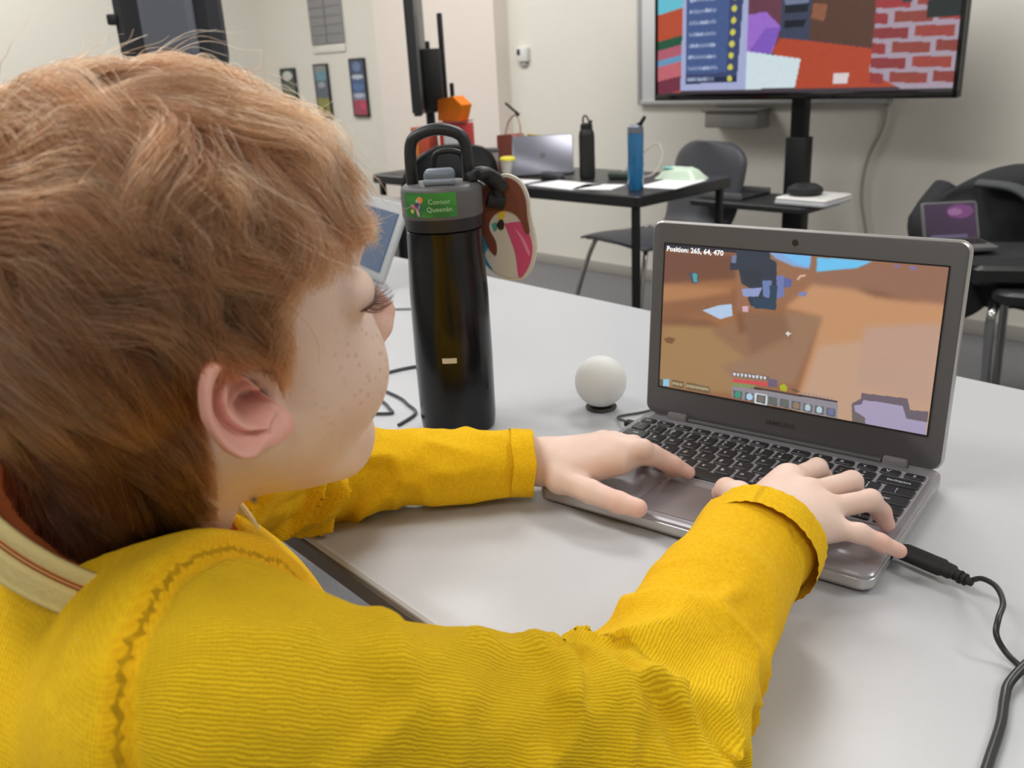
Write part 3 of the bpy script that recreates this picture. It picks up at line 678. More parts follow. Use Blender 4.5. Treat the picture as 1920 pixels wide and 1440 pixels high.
# hand of the player, plain blocks
Z([(1230, 945), (1475, 975), (1490, 1035), (1590, 1045), (1580, 1110), (1180, 1110), (1180, 1000), (1225, 975)], (104, 92, 104))
Z([(1190, 1010), (1230, 1005), (1240, 980), (1450, 1015), (1470, 1080), (1580, 1100), (1575, 1170), (1250, 1110), (1250, 1075), (1195, 1040)], (166, 156, 186))
Z([(1178, 1000), (1195, 1045), (1250, 1080), (1250, 1108), (1180, 1096)], (106, 100, 98))
# status bars and item slots
Z([(548, 830), (740, 856), (738, 880), (548, 855)], (120, 92, 80))
for k in range(9):
    x = 550 + k * 20; y = 836 + k * 2.6; Z([(x, y), (x+14, y+2), (x+13, y+14), (x+7, y+18), (x+1, y+12)], (206, 216, 226))
Z([(548, 868), (740, 888), (738, 908), (548, 886)], (208, 74, 78)); Z([(735, 868), (785, 874), (782, 915), (732, 908)], (104, 90, 116))
Z([(548, 890), (668, 904), (668, 918), (546, 904)], (120, 150, 90)); Z([(795, 905), (818, 896), (836, 912), (832, 934), (800, 930)], (170, 178, 36))
Z([(850, 918), (880, 922), (900, 934), (890, 944), (870, 940)], (110, 84, 64))
for k in range(9): Z([(905 + k * 20, 935 + k * 4), (918 + k * 20, 938 + k * 4), (916 + k * 20, 950 + k * 4), (904 + k * 20, 948 + k * 4)], (170, 140, 130))
Z([(545, 905), (1105, 990), (1102, 1078), (545, 965)], (142, 138, 146)); Z([(660, 912), (1100, 985), (1100, 994), (660, 922)], (58, 50, 52))
ic = [(60, 150, 120), (176, 210, 236), (120, 112, 100), (96, 104, 96), (98, 106, 96), (150, 120, 96), (180, 200, 210), (180, 204, 214), (110, 112, 160)]
for k in range(9):
    x = 552 + k * 61.5; y = 922 + k * 11.6
    if k == 2: Z([(x-10, y-2), (x+56, y+7), (x+54, y+70), (x-12, y+60)], (212, 218, 224))
    Z([(x, y+4), (x+48, y+13), (x+46, y+56), (x-1, y+46)], (92, 98, 98)); Z([(x+10, y+16), (x+26, y+10), (x+40, y+22), (x+38, y+44), (x+20, y+46), (x+8, y+36)], ic[k])
Z([(185, 868), (218, 872), (214, 908), (184, 903)], (140, 196, 226)); Z([(160, 868), (185, 870), (184, 908), (160, 900)], (92, 84, 74))
for k, (a_, b_) in enumerate([(232, 292), (305, 428)]):
    Z([(a_, 872 + (a_-232)*.19), (b_, 872 + (b_-232)*.19), (b_, 908 + (b_-232)*.19), (a_, 906 + (a_-232)*.19)], (112, 90, 62))
    for x in np.arange(a_ + 2, b_ - 6, 9): Z([(x, 882 + (x-232)*.19), (x+6, 883 + (x-232)*.19), (x+5, 897 + (x-232)*.19), (x, 896 + (x-232)*.19)], (188, 178, 140))
C = C * .96 + 10
C = np.clip(C + np.random.default_rng(2).integers(-3, 3, C.shape[:2])[..., None], 0, 255)
me = paint_grid(nx, ny, .2568, .1444, C)
SB = .0318
me.transform(ML @ Matrix.Translation((0, SB + .0722, .0013)) @ Matrix.Rotation(-PI/2, 4, 'X'))
scr = link('screen', me, col_mat('game_screen', .25, emis=.92), LT, smooth=0)
me = text_mesh('Position: 265, 64, 470', .0068, .00003, bold=True); me.transform(ML @ Matrix.Translation((-.1268, SB + .1398, .0016)))
link('screen_text', me, mat('screen_white', (225, 228, 232), .5, emis=.9), scr, smooth=0)
f = MB()
for c_, s_ in (((0, SB - .0006, .0012), (.2590, .0012, .0012)), ((0, SB + .145, .0012), (.2590, .0012, .0012)), ((-.1291, SB + .0722, .0012), (.0012, .1468, .0012)), ((.1291, SB + .0722, .0012), (.0012, .1468, .0012))): f.box(c_, s_)
lidobj('screen_gasket', f, M['rubber'])
# ports with plugs
obj('port', MB().box((.1438, -.150, .009), (.001, .013, .006), .0005), M['rubber'], LT)

cblm = mat('black_cable', (38, 40, 42), .35)
t = thing('charger_lead', 'black power lead plugged into the right side of the laptop', 'cable', (0, 0, TZ), 0)
obj('plug', MB().tube(spline([(.148, -.143, .010), (.156, -.146, .0105), (.172, -.151, .0105), (.182, -.154, .0105), (.189, -.157, .010)], 5), [(.0052, .0075)] * 2 + [(.0058, .0085)] * 12 + [(.005, .007)] * 4 + [(.004, .005)] * 3, 16), M['rubber'], t)
obj('connector', MB().box((.1455, -.1425, .009), (.007, .010, .0028), .001), M['chrome'], t)
obj('strain_relief', MB().tube([(.188, -.1565, .010), (.196, -.160, .010), (.200, -.162, .010)], [.0042, .0032, .0026], 12).tube([(.191, -.158, .010), (.1925, -.1586, .010)], .0048, 12).tube([(.1945, -.1595, .010), (.196, -.160, .010)], .0044, 12), M['rubber'], t)
obj('lead', MB().tube(spline([(.1990, -.1600, .0105), (.2060, -.1640, .0165), (.2169, -.1791, .0220), (.2245, -.2001, .0240), (.2251, -.2172, .0220), (.2263, -.2263, .0160), (.2329, -.2296, .0080), (.2429, -.2342, .0035), (.2577, -.2467, .0030), (.29, -.26, .003)], 8), .0019, 10), cblm, t)
tag(obj('thick_cable', MB().tube(spline([(.30, -.19, TZ + .0034), (.2571, -.2012, TZ + .0034), (.2480, -.2280, TZ + .0085), (.2402, -.2540, TZ + .0050), (.2402, -.2703, TZ + .0034), (.2425, -.2956, TZ + .0034), (.2429, -.3343, TZ + .0034), (.2441, -.40, TZ + .0034)], 8), .0029, 12), cblm), 'thicker black cable running off the near right corner of the table', 'cable')

# white ball and the mouse lead beside it
tag(obj('ball', MB().lathe([(.0285 * math.sin(a), .0285 - .0285 * math.cos(a)) for a in np.linspace(.35, PI - .02, 28)], 48), mat('ball_white', (225, 226, 224), .55, bump=.05, bscale=60), None, (-.213, .0165, TZ + .0006)), 'smooth white ball on the table left of the laptop', 'ball')
bpy.data.objects['ball'].location.z = TZ + .003
t = thing('ball_stand', 'flat dark ring under the white ball', 'stand', (-.213, .0165, TZ), 0)
obj('ring', MB().lathe([(.012, 0), (.0165, .0), (.0175, .002), (.0165, .0035), (.0115, .0035)], 32), mat('ring_dark', (52, 50, 42), .5), t)
t = thing('usb_lead', 'thin dark lead plugged into the left side of the laptop', 'cable', (0, 0, TZ), 0)
obj('plug', MB().box((-.1505, -.0255, .0088), (.013, .009, .006), .0015, rot=(0, 0, 0)), M['rubber'], t)
obj('lead', MB().tube(spline([(-.156, -.024, .0088), (-.164, -.018, .007), (-.174, -.010, .0035), (-.180, -.001, .0022), (-.1765, .008, .002), (-.166, .022, .002), (-.158, .040, .002), (-.157, .060, .002), (-.156, .074, .002), (-.146, .083, .002), (-.13, .09, .002), (-.07, .11, .002)], 8), .0015, 8), mat('lead_grey', (62, 66, 62), .4), t)

# second laptop on the table
t = thing('laptop', 'second laptop with pale frame and blue screen behind the boy\'s forehead', 'laptop', (-.836, .296, TZ), math.atan2(-.40, .92))
obj('base', MB().rbox((-.145, -.10, .008), (.29, .2, .015), .01, .003), M['alu'], t)
obj('keyboard', MB().rbox((-.145, -.07, .0165), (.26, .10, .002), .004), M['black'], t)
MX = Matrix.Translation((-.145, .0, .014)) @ Matrix.Rotation(math.radians(64), 4, 'X')
obj('lid', MB().rbox((0, .0725, -.004), (.29, .145, .007), .01, .002).xform(MX), mat('pale_frame', (172, 176, 180), .5), t)
f = MB()
obj('screen', MB().box((0, .0725, .0005), (.245, .108, .002)).xform(MX), mat('blue_screen', (62, 82, 110), .2, emis=.35), t)
# cables between boy and bottle
for i, (pts, lab) in enumerate([
    ([(-.62, -.05, TZ + .002), (-.56, -.045, TZ + .002), (-.521, -.034, TZ + .002), (-.50, .013, TZ + .002), (-.44, .10, TZ + .002)], 'grey cable curving towards the foot of the bottle'),
    ([(-.60, -.02, TZ + .002), (-.52, -.055, TZ + .002), (-.439, -.075, TZ + .002), (-.41, -.088, TZ + .002), (-.383, -.104, TZ + .002), (-.375, -.14, TZ + .002)], 'dark lead lying left of the bottle foot'),
    ([(-.54, -.07, TZ + .002), (-.452, -.093, TZ + .002), (-.42, -.108, TZ + .002), (-.408, -.119, TZ + .002), (-.44, -.135, TZ + .002), (-.47, -.14, TZ + .002)], 'short dark lead end behind the boy\'s chin'),
    ([(-.90, .20, TZ + .002), (-.76, .21, TZ + .002), (-.69, .245, TZ + .002)], 'pale grey cable in front of the second laptop')]):
    tag(obj('cable', MB().tube(spline(pts, 8), .0018 if i else .0022, 8), mat('cbl%d' % i, (70, 74, 80) if i < 3 else (150, 152, 152), .5)), lab, 'cable')

# ------------------------------------------------------------------ foreground bottle
B0 = np.array([-.322, -.100])
bt = thing('water_bottle', 'tall glossy black bottle with grey lid, carry loop and green name sticker', 'bottle', (B0[0], B0[1], TZ), 0)
blk = mat('bottle_black', (9, 9, 12), .22, spec=.35, coat=.12)
Hb = .235
obj('body', MB().lathe([(.036, 0), (.0395, .0025), (.0405, .012), (.0410, .08), (.0405, .150), (.0385, .19), (.0380, .212), (.0382, .2135), (.0370, .2145)], 72), blk, bt)
obj('collar', MB().lathe([(.0372, .2145), (.0385, .2155), (.0392, .226), (.0400, .2275)], 72), M['black'], bt)
lidm = mat('bottle_lid_grey', (92, 92, 94), .5, bump=.03, bscale=800)
lid = obj('lid', MB().lathe([(.0398, .2275), (.0405, .229), (.0405, .252), (.0395, .256), (.0365, .2585), (.030, .2595), (.012, .2598)], 72), lidm, bt)
toc = math.atan2(CAMP[1] - B0[1], CAMP[0] - B0[0])               # the side turned to the camera
# flip button
def brot(mb, a, z=0): return mb.xform(Matrix.Translation((0, 0, z)) @ Matrix.Rotation(a, 4, 'Z'))
obj('flip_button', brot(MB().box((.016, 0, .267), (.026, .030, .014), .005, 3), toc - .05), mat('button_blue', (106, 118, 132), .4), bt)
obj('button_front', brot(MB().box((.027, 0, .2625), (.008, .031, .007), .003, 3), toc - .05), mat('button_blue2', (128, 138, 150), .4), bt)
# carry loop
hl_ = spline([(0, -.0275, .257), (.001, -.028, .275), (.0, -.0265, .296), (0, -.019, .3055), (0, 0, .3100), (0, .019, .3055), (0, .0265, .296), (.001, .028, .275), (0, .0275, .257)], 7)
obj('carry_loop', brot(MB().tube(hl_, [(.0085, .0060)] * len(hl_), 14, ref=(1, 0, 0)), toc), mat('loop_black', (26, 28, 34), .45), bt)
obj('loop_tie', brot(MB().tube(spline([(-.014, -.006, .262), (-.014, -.004, .283), (-.013, .008, .2875), (-.012, .021, .2845), (-.012, .0245, .275)], 6), .0032, 10), toc), M['black'], bt)
# strap to the pendant on the right of the bottle
side = toc + PI / 2
obj('side_strap', brot(MB().tube(spline([(.012, .026, .262), (.006, .038, .2665), (-.004, .046, .263), (-.008, .0545, .256), (-.010, .060, .247)], 7), [(.006, .0055)] * 5 + [(.0115, .0065)] * 19 + [(.010, .0065)] * 5, 14, ref=(1, 0, 0)), toc), mat('strap_black', (30, 31, 35), .5), bt)
obj('stopper', brot(MB().tube([(-.010, .046, .2385), (-.012, .062, .2335)], .0075, 14).tube([(-.010, .056, .248), (-.012, .058, .232)], .006, 12), toc), M['rubber'], bt)
# green sticker: a curved patch on the lid
def patch(a0, a1, z0, z1, r, n=20):
    b = MB(); lo = [b.bm.verts.new((r * math.cos(a), r * math.sin(a), z0)) for a in np.linspace(a0, a1, n)]; hi = [b.bm.verts.new((r * math.cos(a), r * math.sin(a), z1)) for a in np.linspace(a0, a1, n)]
    for i in range(n - 1): b.bm.faces.new((lo[i], lo[i+1], hi[i+1], hi[i]))
    return b
gm = bpy.data.materials.new('sticker_green'); gm.use_nodes = True; nt = gm.node_tree; bs = nt.nodes['Principled BSDF']
ta = nt.nodes.new('ShaderNodeTexCoord'); n_ = nt.nodes.new('ShaderNodeTexNoise'); n_.inputs['Scale'].default_value = 45
rp = nt.nodes.new('ShaderNodeValToRGB'); rp.color_ramp.elements[0].position = .35; rp.color_ramp.elements[0].color = (*lin((34, 104, 52)), 1); rp.color_ramp.elements[1].position = .65; rp.color_ramp.elements[1].color = (*lin((62, 146, 56)), 1)
nt.links.new(ta.outputs['Object'], n_.inputs['Vector']); nt.links.new(n_.outputs[0], rp.inputs[0]); nt.links.new(rp.outputs[0], bs.inputs['Base Color']); bs.inputs['Roughness'].default_value = .35
SA0, SA1 = toc - 1.08, toc + .34
st = obj('name_sticker', patch(SA0, SA1, .2308, .2540, .0408), gm, bt)
def wrap(me, a0, z0, r=.04095):
    for v in me.vertices:
        x, y, zz = v.co; a = a0 + x / r; v.co = ((r + zz) * math.cos(a), (r + zz) * math.sin(a), z0 + y)
    return me
def fine(me):
    bm = bmesh.new(); bm.from_mesh(me); bmesh.ops.subdivide_edges(bm, edges=[e for e in bm.edges if e.calc_length() > .002], cuts=2); bm.to_mesh(me); bm.free(); return me
wm = mat('sticker_text', (178, 214, 170), .5)
link('sticker_text', wrap(fine(text_mesh('Connor', .0068, .00004, align='CENTER')), toc - .08, .2455), wm, st, smooth=0)
link('sticker_text', wrap(fine(text_mesh('Queen\u00e1n', .0068, .00004, align='CENTER')), toc - .08, .2382), wm, st, smooth=0)
for (dx, dz, rx, rz, rt, c_, nm) in ((-.0275, .0115, .0016, .0045, -.5, (60, 62, 120), 'body'), (-.0235, .0165, .0036, .0032, .3, (226, 140, 70), 'wing'), (-.0305, .0095, .0050, .0018, -.6, (200, 110, 130), 'wing'),
                                     (-.0335, .0055, .0022, .0022, 0, (190, 190, 80), 'spot'), (-.0265, .0045, .0016, .0042, .25, (190, 160, 165), 'tail'), (-.0265, .0155, .0016, .0016, 0, (170, 200, 220), 'spot'), (-.0245, .0100, .0012, .0028, -.3, (150, 120, 180), 'spot')):
    b = MB(); v_ = [b.bm.verts.new((dx + rx * math.cos(a) * math.cos(rt) - rz * math.sin(a) * math.sin(rt), dz + rx * math.cos(a) * math.sin(rt) + rz * math.sin(a) * math.cos(rt), .0001)) for a in np.linspace(0, 2*PI, 20)[:-1]]
    b.bm.faces.new(v_); me = b.mesh('motif')
    link('sticker_motif', wrap(me, toc + .02, .2310), mat('motif', c_, .5), st, smooth=0)
# small pale label near the foot
b = patch(toc - .30, toc + .06, .083, .0885, .0413, 10)
obj('side_label', b, mat('label_cream', (206, 196, 170), .6), bt)

# pendant: foam keyring shaped like a beach ball under a brown cap
PD = thing('keyring', 'flat foam keyring, beach ball under dripping brown, hanging from the bottle strap', 'keyring', (0, 0, 0), 0)
pc = CAMP + (CAMM @ np.array([(950 - 960) / FPX, -(430 - 720) / FPX, -1.])) * .925
f_ = Vector(CAMP - pc).normalized(); f_ = Vector((f_.x, f_.y, 0)).normalized(); r_ = Vector((-f_.y, f_.x, 0)); r_ = Vector((0, 0, 1)).cross(f_).normalized()
ang = .25; r2 = (r_ * math.cos(ang) + f_ * math.sin(ang)).normalized(); f2 = r2.cross(Vector((0, 0, 1))).normalized()
PM = Matrix((( r2.x, 0, f2.x, pc[0]), (r2.y, 0, f2.y, pc[1]), (0, 1, 0, pc[2]), (0, 0, 0, 1)))
if PM.to_3x3().determinant() < 0: pass
k_ = .925 / FPX
def K(px, py): return ((px - 955) * k_ / math.cos(ang), -(py - 430) * k_ * 1.02)
def kp(name, pts, z0, z1, c_, n=5, rough=.55):
    q = spline([(*K(*p), 0) for p in pts] + [(*K(*pts[0]), 0)], n)[:-1]
    b = MB(); b.prism([(p.x, p.y) for p in q], z0, z1); b.xform(PM); return obj(name, b, mat('keyring_' + name, c_, rough), PD, smooth=30)
OUT = [(938, 334), (962, 331), (985, 344), (998, 372), (1000, 402), (1007, 440), (1008, 470), (998, 505), (980, 524), (955, 526), (932, 517), (912, 498), (899, 470), (896, 430), (898, 390), (912, 352)]
kp('edging', OUT, -.006, 0, (214, 208, 196))
kp('ball', [(930, 400), (955, 388), (985, 396), (1001, 432), (1002, 468), (993, 500), (978, 518), (955, 520), (932, 511), (914, 492), (903, 468), (902, 430), (912, 412)], 0, .0012, (206, 202, 194))
kp('blue_panel', [(899, 432), (912, 432), (922, 455), (912, 478), (925, 505), (908, 488), (900, 465)], .0012, .0020, (46, 138, 178))
kp('teal_panel', [(928, 420), (937, 417), (938, 428), (932, 433)], .0012, .0020, (70, 160, 150))
kp('yellow_panel', [(940, 396), (955, 394), (950, 411), (943, 411)], .0012, .0020, (222, 192, 50))
kp('pink_panel', [(952, 419), (984, 417), (996, 436), (1002, 465), (994, 498), (975, 520), (970, 478), (962, 448)], .0012, .0020, (204, 74, 122))
kp('pink_highlight', [(970, 427), (984, 442), (996, 468), (996, 478), (991, 470), (982, 448)], .0020, .0024, (222, 140, 168))
kp('cap_button', [(944, 412), (949, 412), (952, 420), (949, 429), (943, 429), (938, 421)], .0020, .0032, (24, 20, 20))
kp('brown_cap', [(938, 338), (962, 336), (982, 348), (993, 374), (995, 405), (998, 435), (991, 436), (984, 416), (974, 402), (955, 395), (938, 400), (926, 414), (924, 430), (934, 452), (935, 472), (930, 476), (920, 462), (912, 440), (905, 430), (901, 424), (903, 390), (914, 358)], .0012, .0036, (112, 58, 42))
obj('key_clip', MB().tube([(*K(915, 352), .0), (*K(908, 345), .0)], .0035, 10).xform(PM), M['chrome'], PD)
# ------------------------------------------------------------------ smooth solid modelling: distance fields turned into meshes
f32 = np.float32
def smin(a, b, k): h = np.maximum(k - np.abs(a - b), 0) / k; return np.minimum(a, b) - h * h * k * .25
def smax(a, b, k): return -smin(-a, -b, k)
def cone(p, a, b, ra, rb):
    a = np.asarray(a, f32); b = np.asarray(b, f32); ba = b - a; t = np.clip(((p - a) @ ba) / (ba @ ba), 0, 1)
    return np.linalg.norm(p - a - t[:, None] * ba, axis=1) - (ra + (rb - ra) * t)
def ell(p, c, r, R=None):
    q = p - np.asarray(c, f32)
    if R is not None: q = q @ np.asarray(R, f32)
    r = np.asarray(r, f32); k0 = np.linalg.norm(q / r, axis=1); k1 = np.linalg.norm(q / (r * r), axis=1) + 1e-9
    return k0 * (k0 - 1) / k1
def field(f, lo, hi, h, band=3.0):
    lo = np.asarray(lo, float); n = (np.ceil((np.asarray(hi) - lo) / (4 * h)).astype(int) + 1) * 4
    ax = [(lo[i] + np.arange(2, n[i], 4) * h).astype(f32) for i in range(3)]
    G = np.stack(np.meshgrid(*ax, indexing='ij'), -1).reshape(-1, 3)
    Vc = np.concatenate([f(G[i:i + 400000]) for i in range(0, len(G), 400000)]).reshape([len(a) for a in ax])
    V = Vc.repeat(4, 0).repeat(4, 1).repeat(4, 2).astype(f32)
    near = np.argwhere(np.abs(Vc) < 4 * h * 1.0 * band)
    offs = np.stack(np.meshgrid(*[np.arange(4)] * 3, indexing='ij'), -1).reshape(-1, 3)
    for i in range(0, len(near), 6000):
        I = (near[i:i + 6000, None] * 4 + offs[None]).reshape(-1, 3)
        V[I[:, 0], I[:, 1], I[:, 2]] = f((lo + I * h).astype(f32))
    return V, lo, h
def nets(V, lo, h):
    s = V < 0; nx, ny, nz = V.shape
    c = [s[i:nx-1+i, j:ny-1+j, k:nz-1+k] for i in (0, 1) for j in (0, 1) for k in (0, 1)]
    cnt = sum(x.astype(np.int8) for x in c); act = (cnt > 0) & (cnt < 8); idx = np.argwhere(act); id_ = -np.ones(act.shape, np.int64); id_[act] = np.arange(len(idx))
    acc = np.zeros((len(idx), 3)); num = np.zeros(len(idx)); x, y, z = idx.T
    cor = [(i, j, k) for i in (0, 1) for j in (0, 1) for k in (0, 1)]
    for a in cor:
        for d in range(3):
            if a[d]: continue
            b = list(a); b[d] = 1
            va = V[x + a[0], y + a[1], z + a[2]]; vb = V[x + b[0], y + b[1], z + b[2]]; m = (va < 0) != (vb < 0)
            t = np.where(m, va / np.where(m, va - vb, 1), 0)
            for e in range(3): acc[:, e] += np.where(m, a[e] + (t if e == d else 0), 0)
            num += m
    P_ = (idx + acc / num[:, None]) * h + lo; F = []
    for d in range(3):
        sl = [slice(0, -1)] * 3; s0 = s[tuple(slice(0, n-1) if e == d else slice(0, n) for e, n in enumerate(V.shape))]
        s1 = s[tuple(slice(1, n) if e == d else slice(0, n) for e, n in enumerate(V.shape))]
        E_ = np.argwhere(s0 != s1); e1, e2 = [e for e in range(3) if e != d]
        E_ = E_[(E_[:, e1] > 0) & (E_[:, e2] > 0) & (E_[:, e1] < V.shape[e1] - 1) & (E_[:, e2] < V.shape[e2] - 1)]
        def g(o1, o2): q = E_.copy(); q[:, e1] -= o1; q[:, e2] -= o2; return id_[q[:, 0], q[:, 1], q[:, 2]]
        q = np.stack([g(1, 1), g(0, 1), g(0, 0), g(1, 0)], 1); flip = s0[E_[:, 0], E_[:, 1], E_[:, 2]] != (d == 1)
        q[~flip] = q[~flip][:, ::-1]; F.append(q)
    return P_, np.concatenate(F)
def npmesh(name, V, F, attrs=None, cols=None):
    me = bpy.data.meshes.new(name); me.vertices.add(len(V)); me.vertices.foreach_set('co', np.asarray(V, np.float32).ravel())
    me.loops.add(F.size); me.loops.foreach_set('vertex_index', F.ravel().astype(np.int32)); k = F.shape[1]
    me.polygons.add(len(F)); me.polygons.foreach_set('loop_start', np.arange(0, F.size, k, dtype=np.int32)); me.update(); me.validate()
    me.polygons.foreach_set('use_smooth', [True] * len(me.polygons))
    for n, a in (attrs or {}).items():
        at_ = me.attributes.new(n, 'FLOAT', 'POINT'); at_.data.foreach_set('value', np.asarray(a, np.float32))
    return me
def sample(Fd, P_):          # trilinear look-up in a field
    V, lo, h = Fd; Q = (P_ - lo) / h; Q = np.clip(Q, 0, np.array(V.shape) - 1.001); I = Q.astype(int); f = Q - I; r = 0
    for a in (0, 1):
        for b in (0, 1):
            for c in (0, 1):
                r = r + V[I[:, 0]+a, I[:, 1]+b, I[:, 2]+c] * (f[:, 0] if a else 1-f[:, 0]) * (f[:, 1] if b else 1-f[:, 1]) * (f[:, 2] if c else 1-f[:, 2])
    return r
def grad(Fd, P_, e=.002):
    g = np.stack([sample(Fd, P_ + d) - sample(Fd, P_ - d) for d in np.eye(3) * e], 1); return g / (np.linalg.norm(g, axis=1)[:, None] + 1e-9)
def join(parts):
    Vs, Fs, n = [], [], 0
    for V, F in parts: Vs.append(V); Fs.append(F + n); n += len(V)
    return np.concatenate(Vs), np.concatenate(Fs)

# ------------------------------------------------------------------ the boy: joints (metres)
def rotm(y, p, r):
    y, p, r = map(math.radians, (y, p, r)); cy, sy, cp, sp, cr, sr = math.cos(y), math.sin(y), math.cos(p), math.sin(p), math.cos(r), math.sin(r)
    return np.array([[cy, -sy, 0], [sy, cy, 0], [0, 0, 1]]) @ np.array([[cp, 0, -sp], [0, 1, 0], [sp, 0, cp]]) @ np.array([[1, 0, 0], [0, cr, -sr], [0, sr, cr]])
HR = rotm(72, 8, 9); HO = np.array([-.0677, -.5584, .990])
def h2w(P_): return np.asarray(P_) @ HR.T + HO
def w2h(P_): return (np.asarray(P_) - HO) @ HR
SR = np.array([.018, -.630, .870]); SL = np.array([-.228, -.540, .846])
ER = np.array([.1000, -.4600, .768]); EL = np.array([-.292, -.325, .774])
WR = np.array([.078, -.232, .790]); WL = np.array([-.150, -.196, .762])
NB = np.array([-.112, -.600, .856]); HIP = np.array([-.17, -.74, .52])
fwd = np.array([.31, .95, 0]); rgt = np.array([.95, -.31, 0])

nb = w2h(NB).astype(f32)
def head_f(p):
    y = np.abs(p[:, 1]); q = np.stack([p[:, 0], y, p[:, 2]], 1)                    # mirrored
    d = ell(q, (-.011, 0, .032), (.086, .070, .075))
    d = smin(d, ell(q, (.026, 0, .006), (.050, .055, .058)), .03)                  # brow and mid face
    d = smin(d, ell(q, (.022, 0, -.036), (.047, .045, .050)), .03)                 # jaw
    d = smin(d, cone(q, (-.002, .046, -.030), (.050, .016, -.080), .015, .013), .03)
    d = smin(d, ell(q, (.058, 0, -.078), (.016, .018, .014)), .02)                 # chin
    d = smin(d, ell(q, (.044, .035, -.026), (.030, .025, .028)), .02)              # cheek
    d = smin(d, cone(q, (.069, .036, .030), (.081, .006, .028), .007, .008), .012)  # brow
    d = smax(d, -ell(q, (.078, .0425, .0165), (.018, .017, .012)), .012)             # socket
    d = smin(d, ell(q, (.0565, .0420, .0155), (.0148, .0158, .0125)), .004)          # lids over the eye
    d = smin(d, cone(q, (.077, 0, .008), (.0945, 0, -.022), .0050, .0070), .012)    # nose
    d = smin(d, ell(q, (.0865, .0090, -.027), (.0075, .0056, .0056)), .010)
    d = smax(d, -ell(q, (.088, .0052, -.0345), (.0045, .0024, .0035)), .003)         # nostril
    d = smin(d, ell(q, (.077, 0, -.046), (.011, .022, .014)), .012)                # muzzle
    mo = .0025 * (y / .02) ** 2
    d = smin(d, cone(q, (.0825, 0, -.0445), (.073, .021, -.0495), .0036, .0018), .005)
    d = smin(d, cone(q, (.0805, 0, -.0545), (.072, .019, -.0505), .0045, .0018), .005)
    d = smax(d, -cone(q, (.088, 0, -.0495), (.076, .022, -.0495), .0011, .0011), .003)
    d = smax(d, -ell(q, (-.002, .070, -.008), (.011, .016, .013)), .004)
    nk = cone(p, (-.026, 0, -.010), nb, .043, .046)
    d = smin(d, nk, .03)
    d = smin(d, cone(q, (-.018, .050, -.020), (nb[0] + .035, .006, nb[2] + .01), .008, .007), .02)   # neck muscle
    d = d - .0012 * np.exp(-((q[:, 0] - .070) ** 2 + (y - .042) ** 2 + (q[:, 2] - .016) ** 2) / .00004)
    return d
HF = field(head_f, (-.125, -.10, -.165), (.125, .10, .135), .0016)
Vh, Fh = nets(*HF)

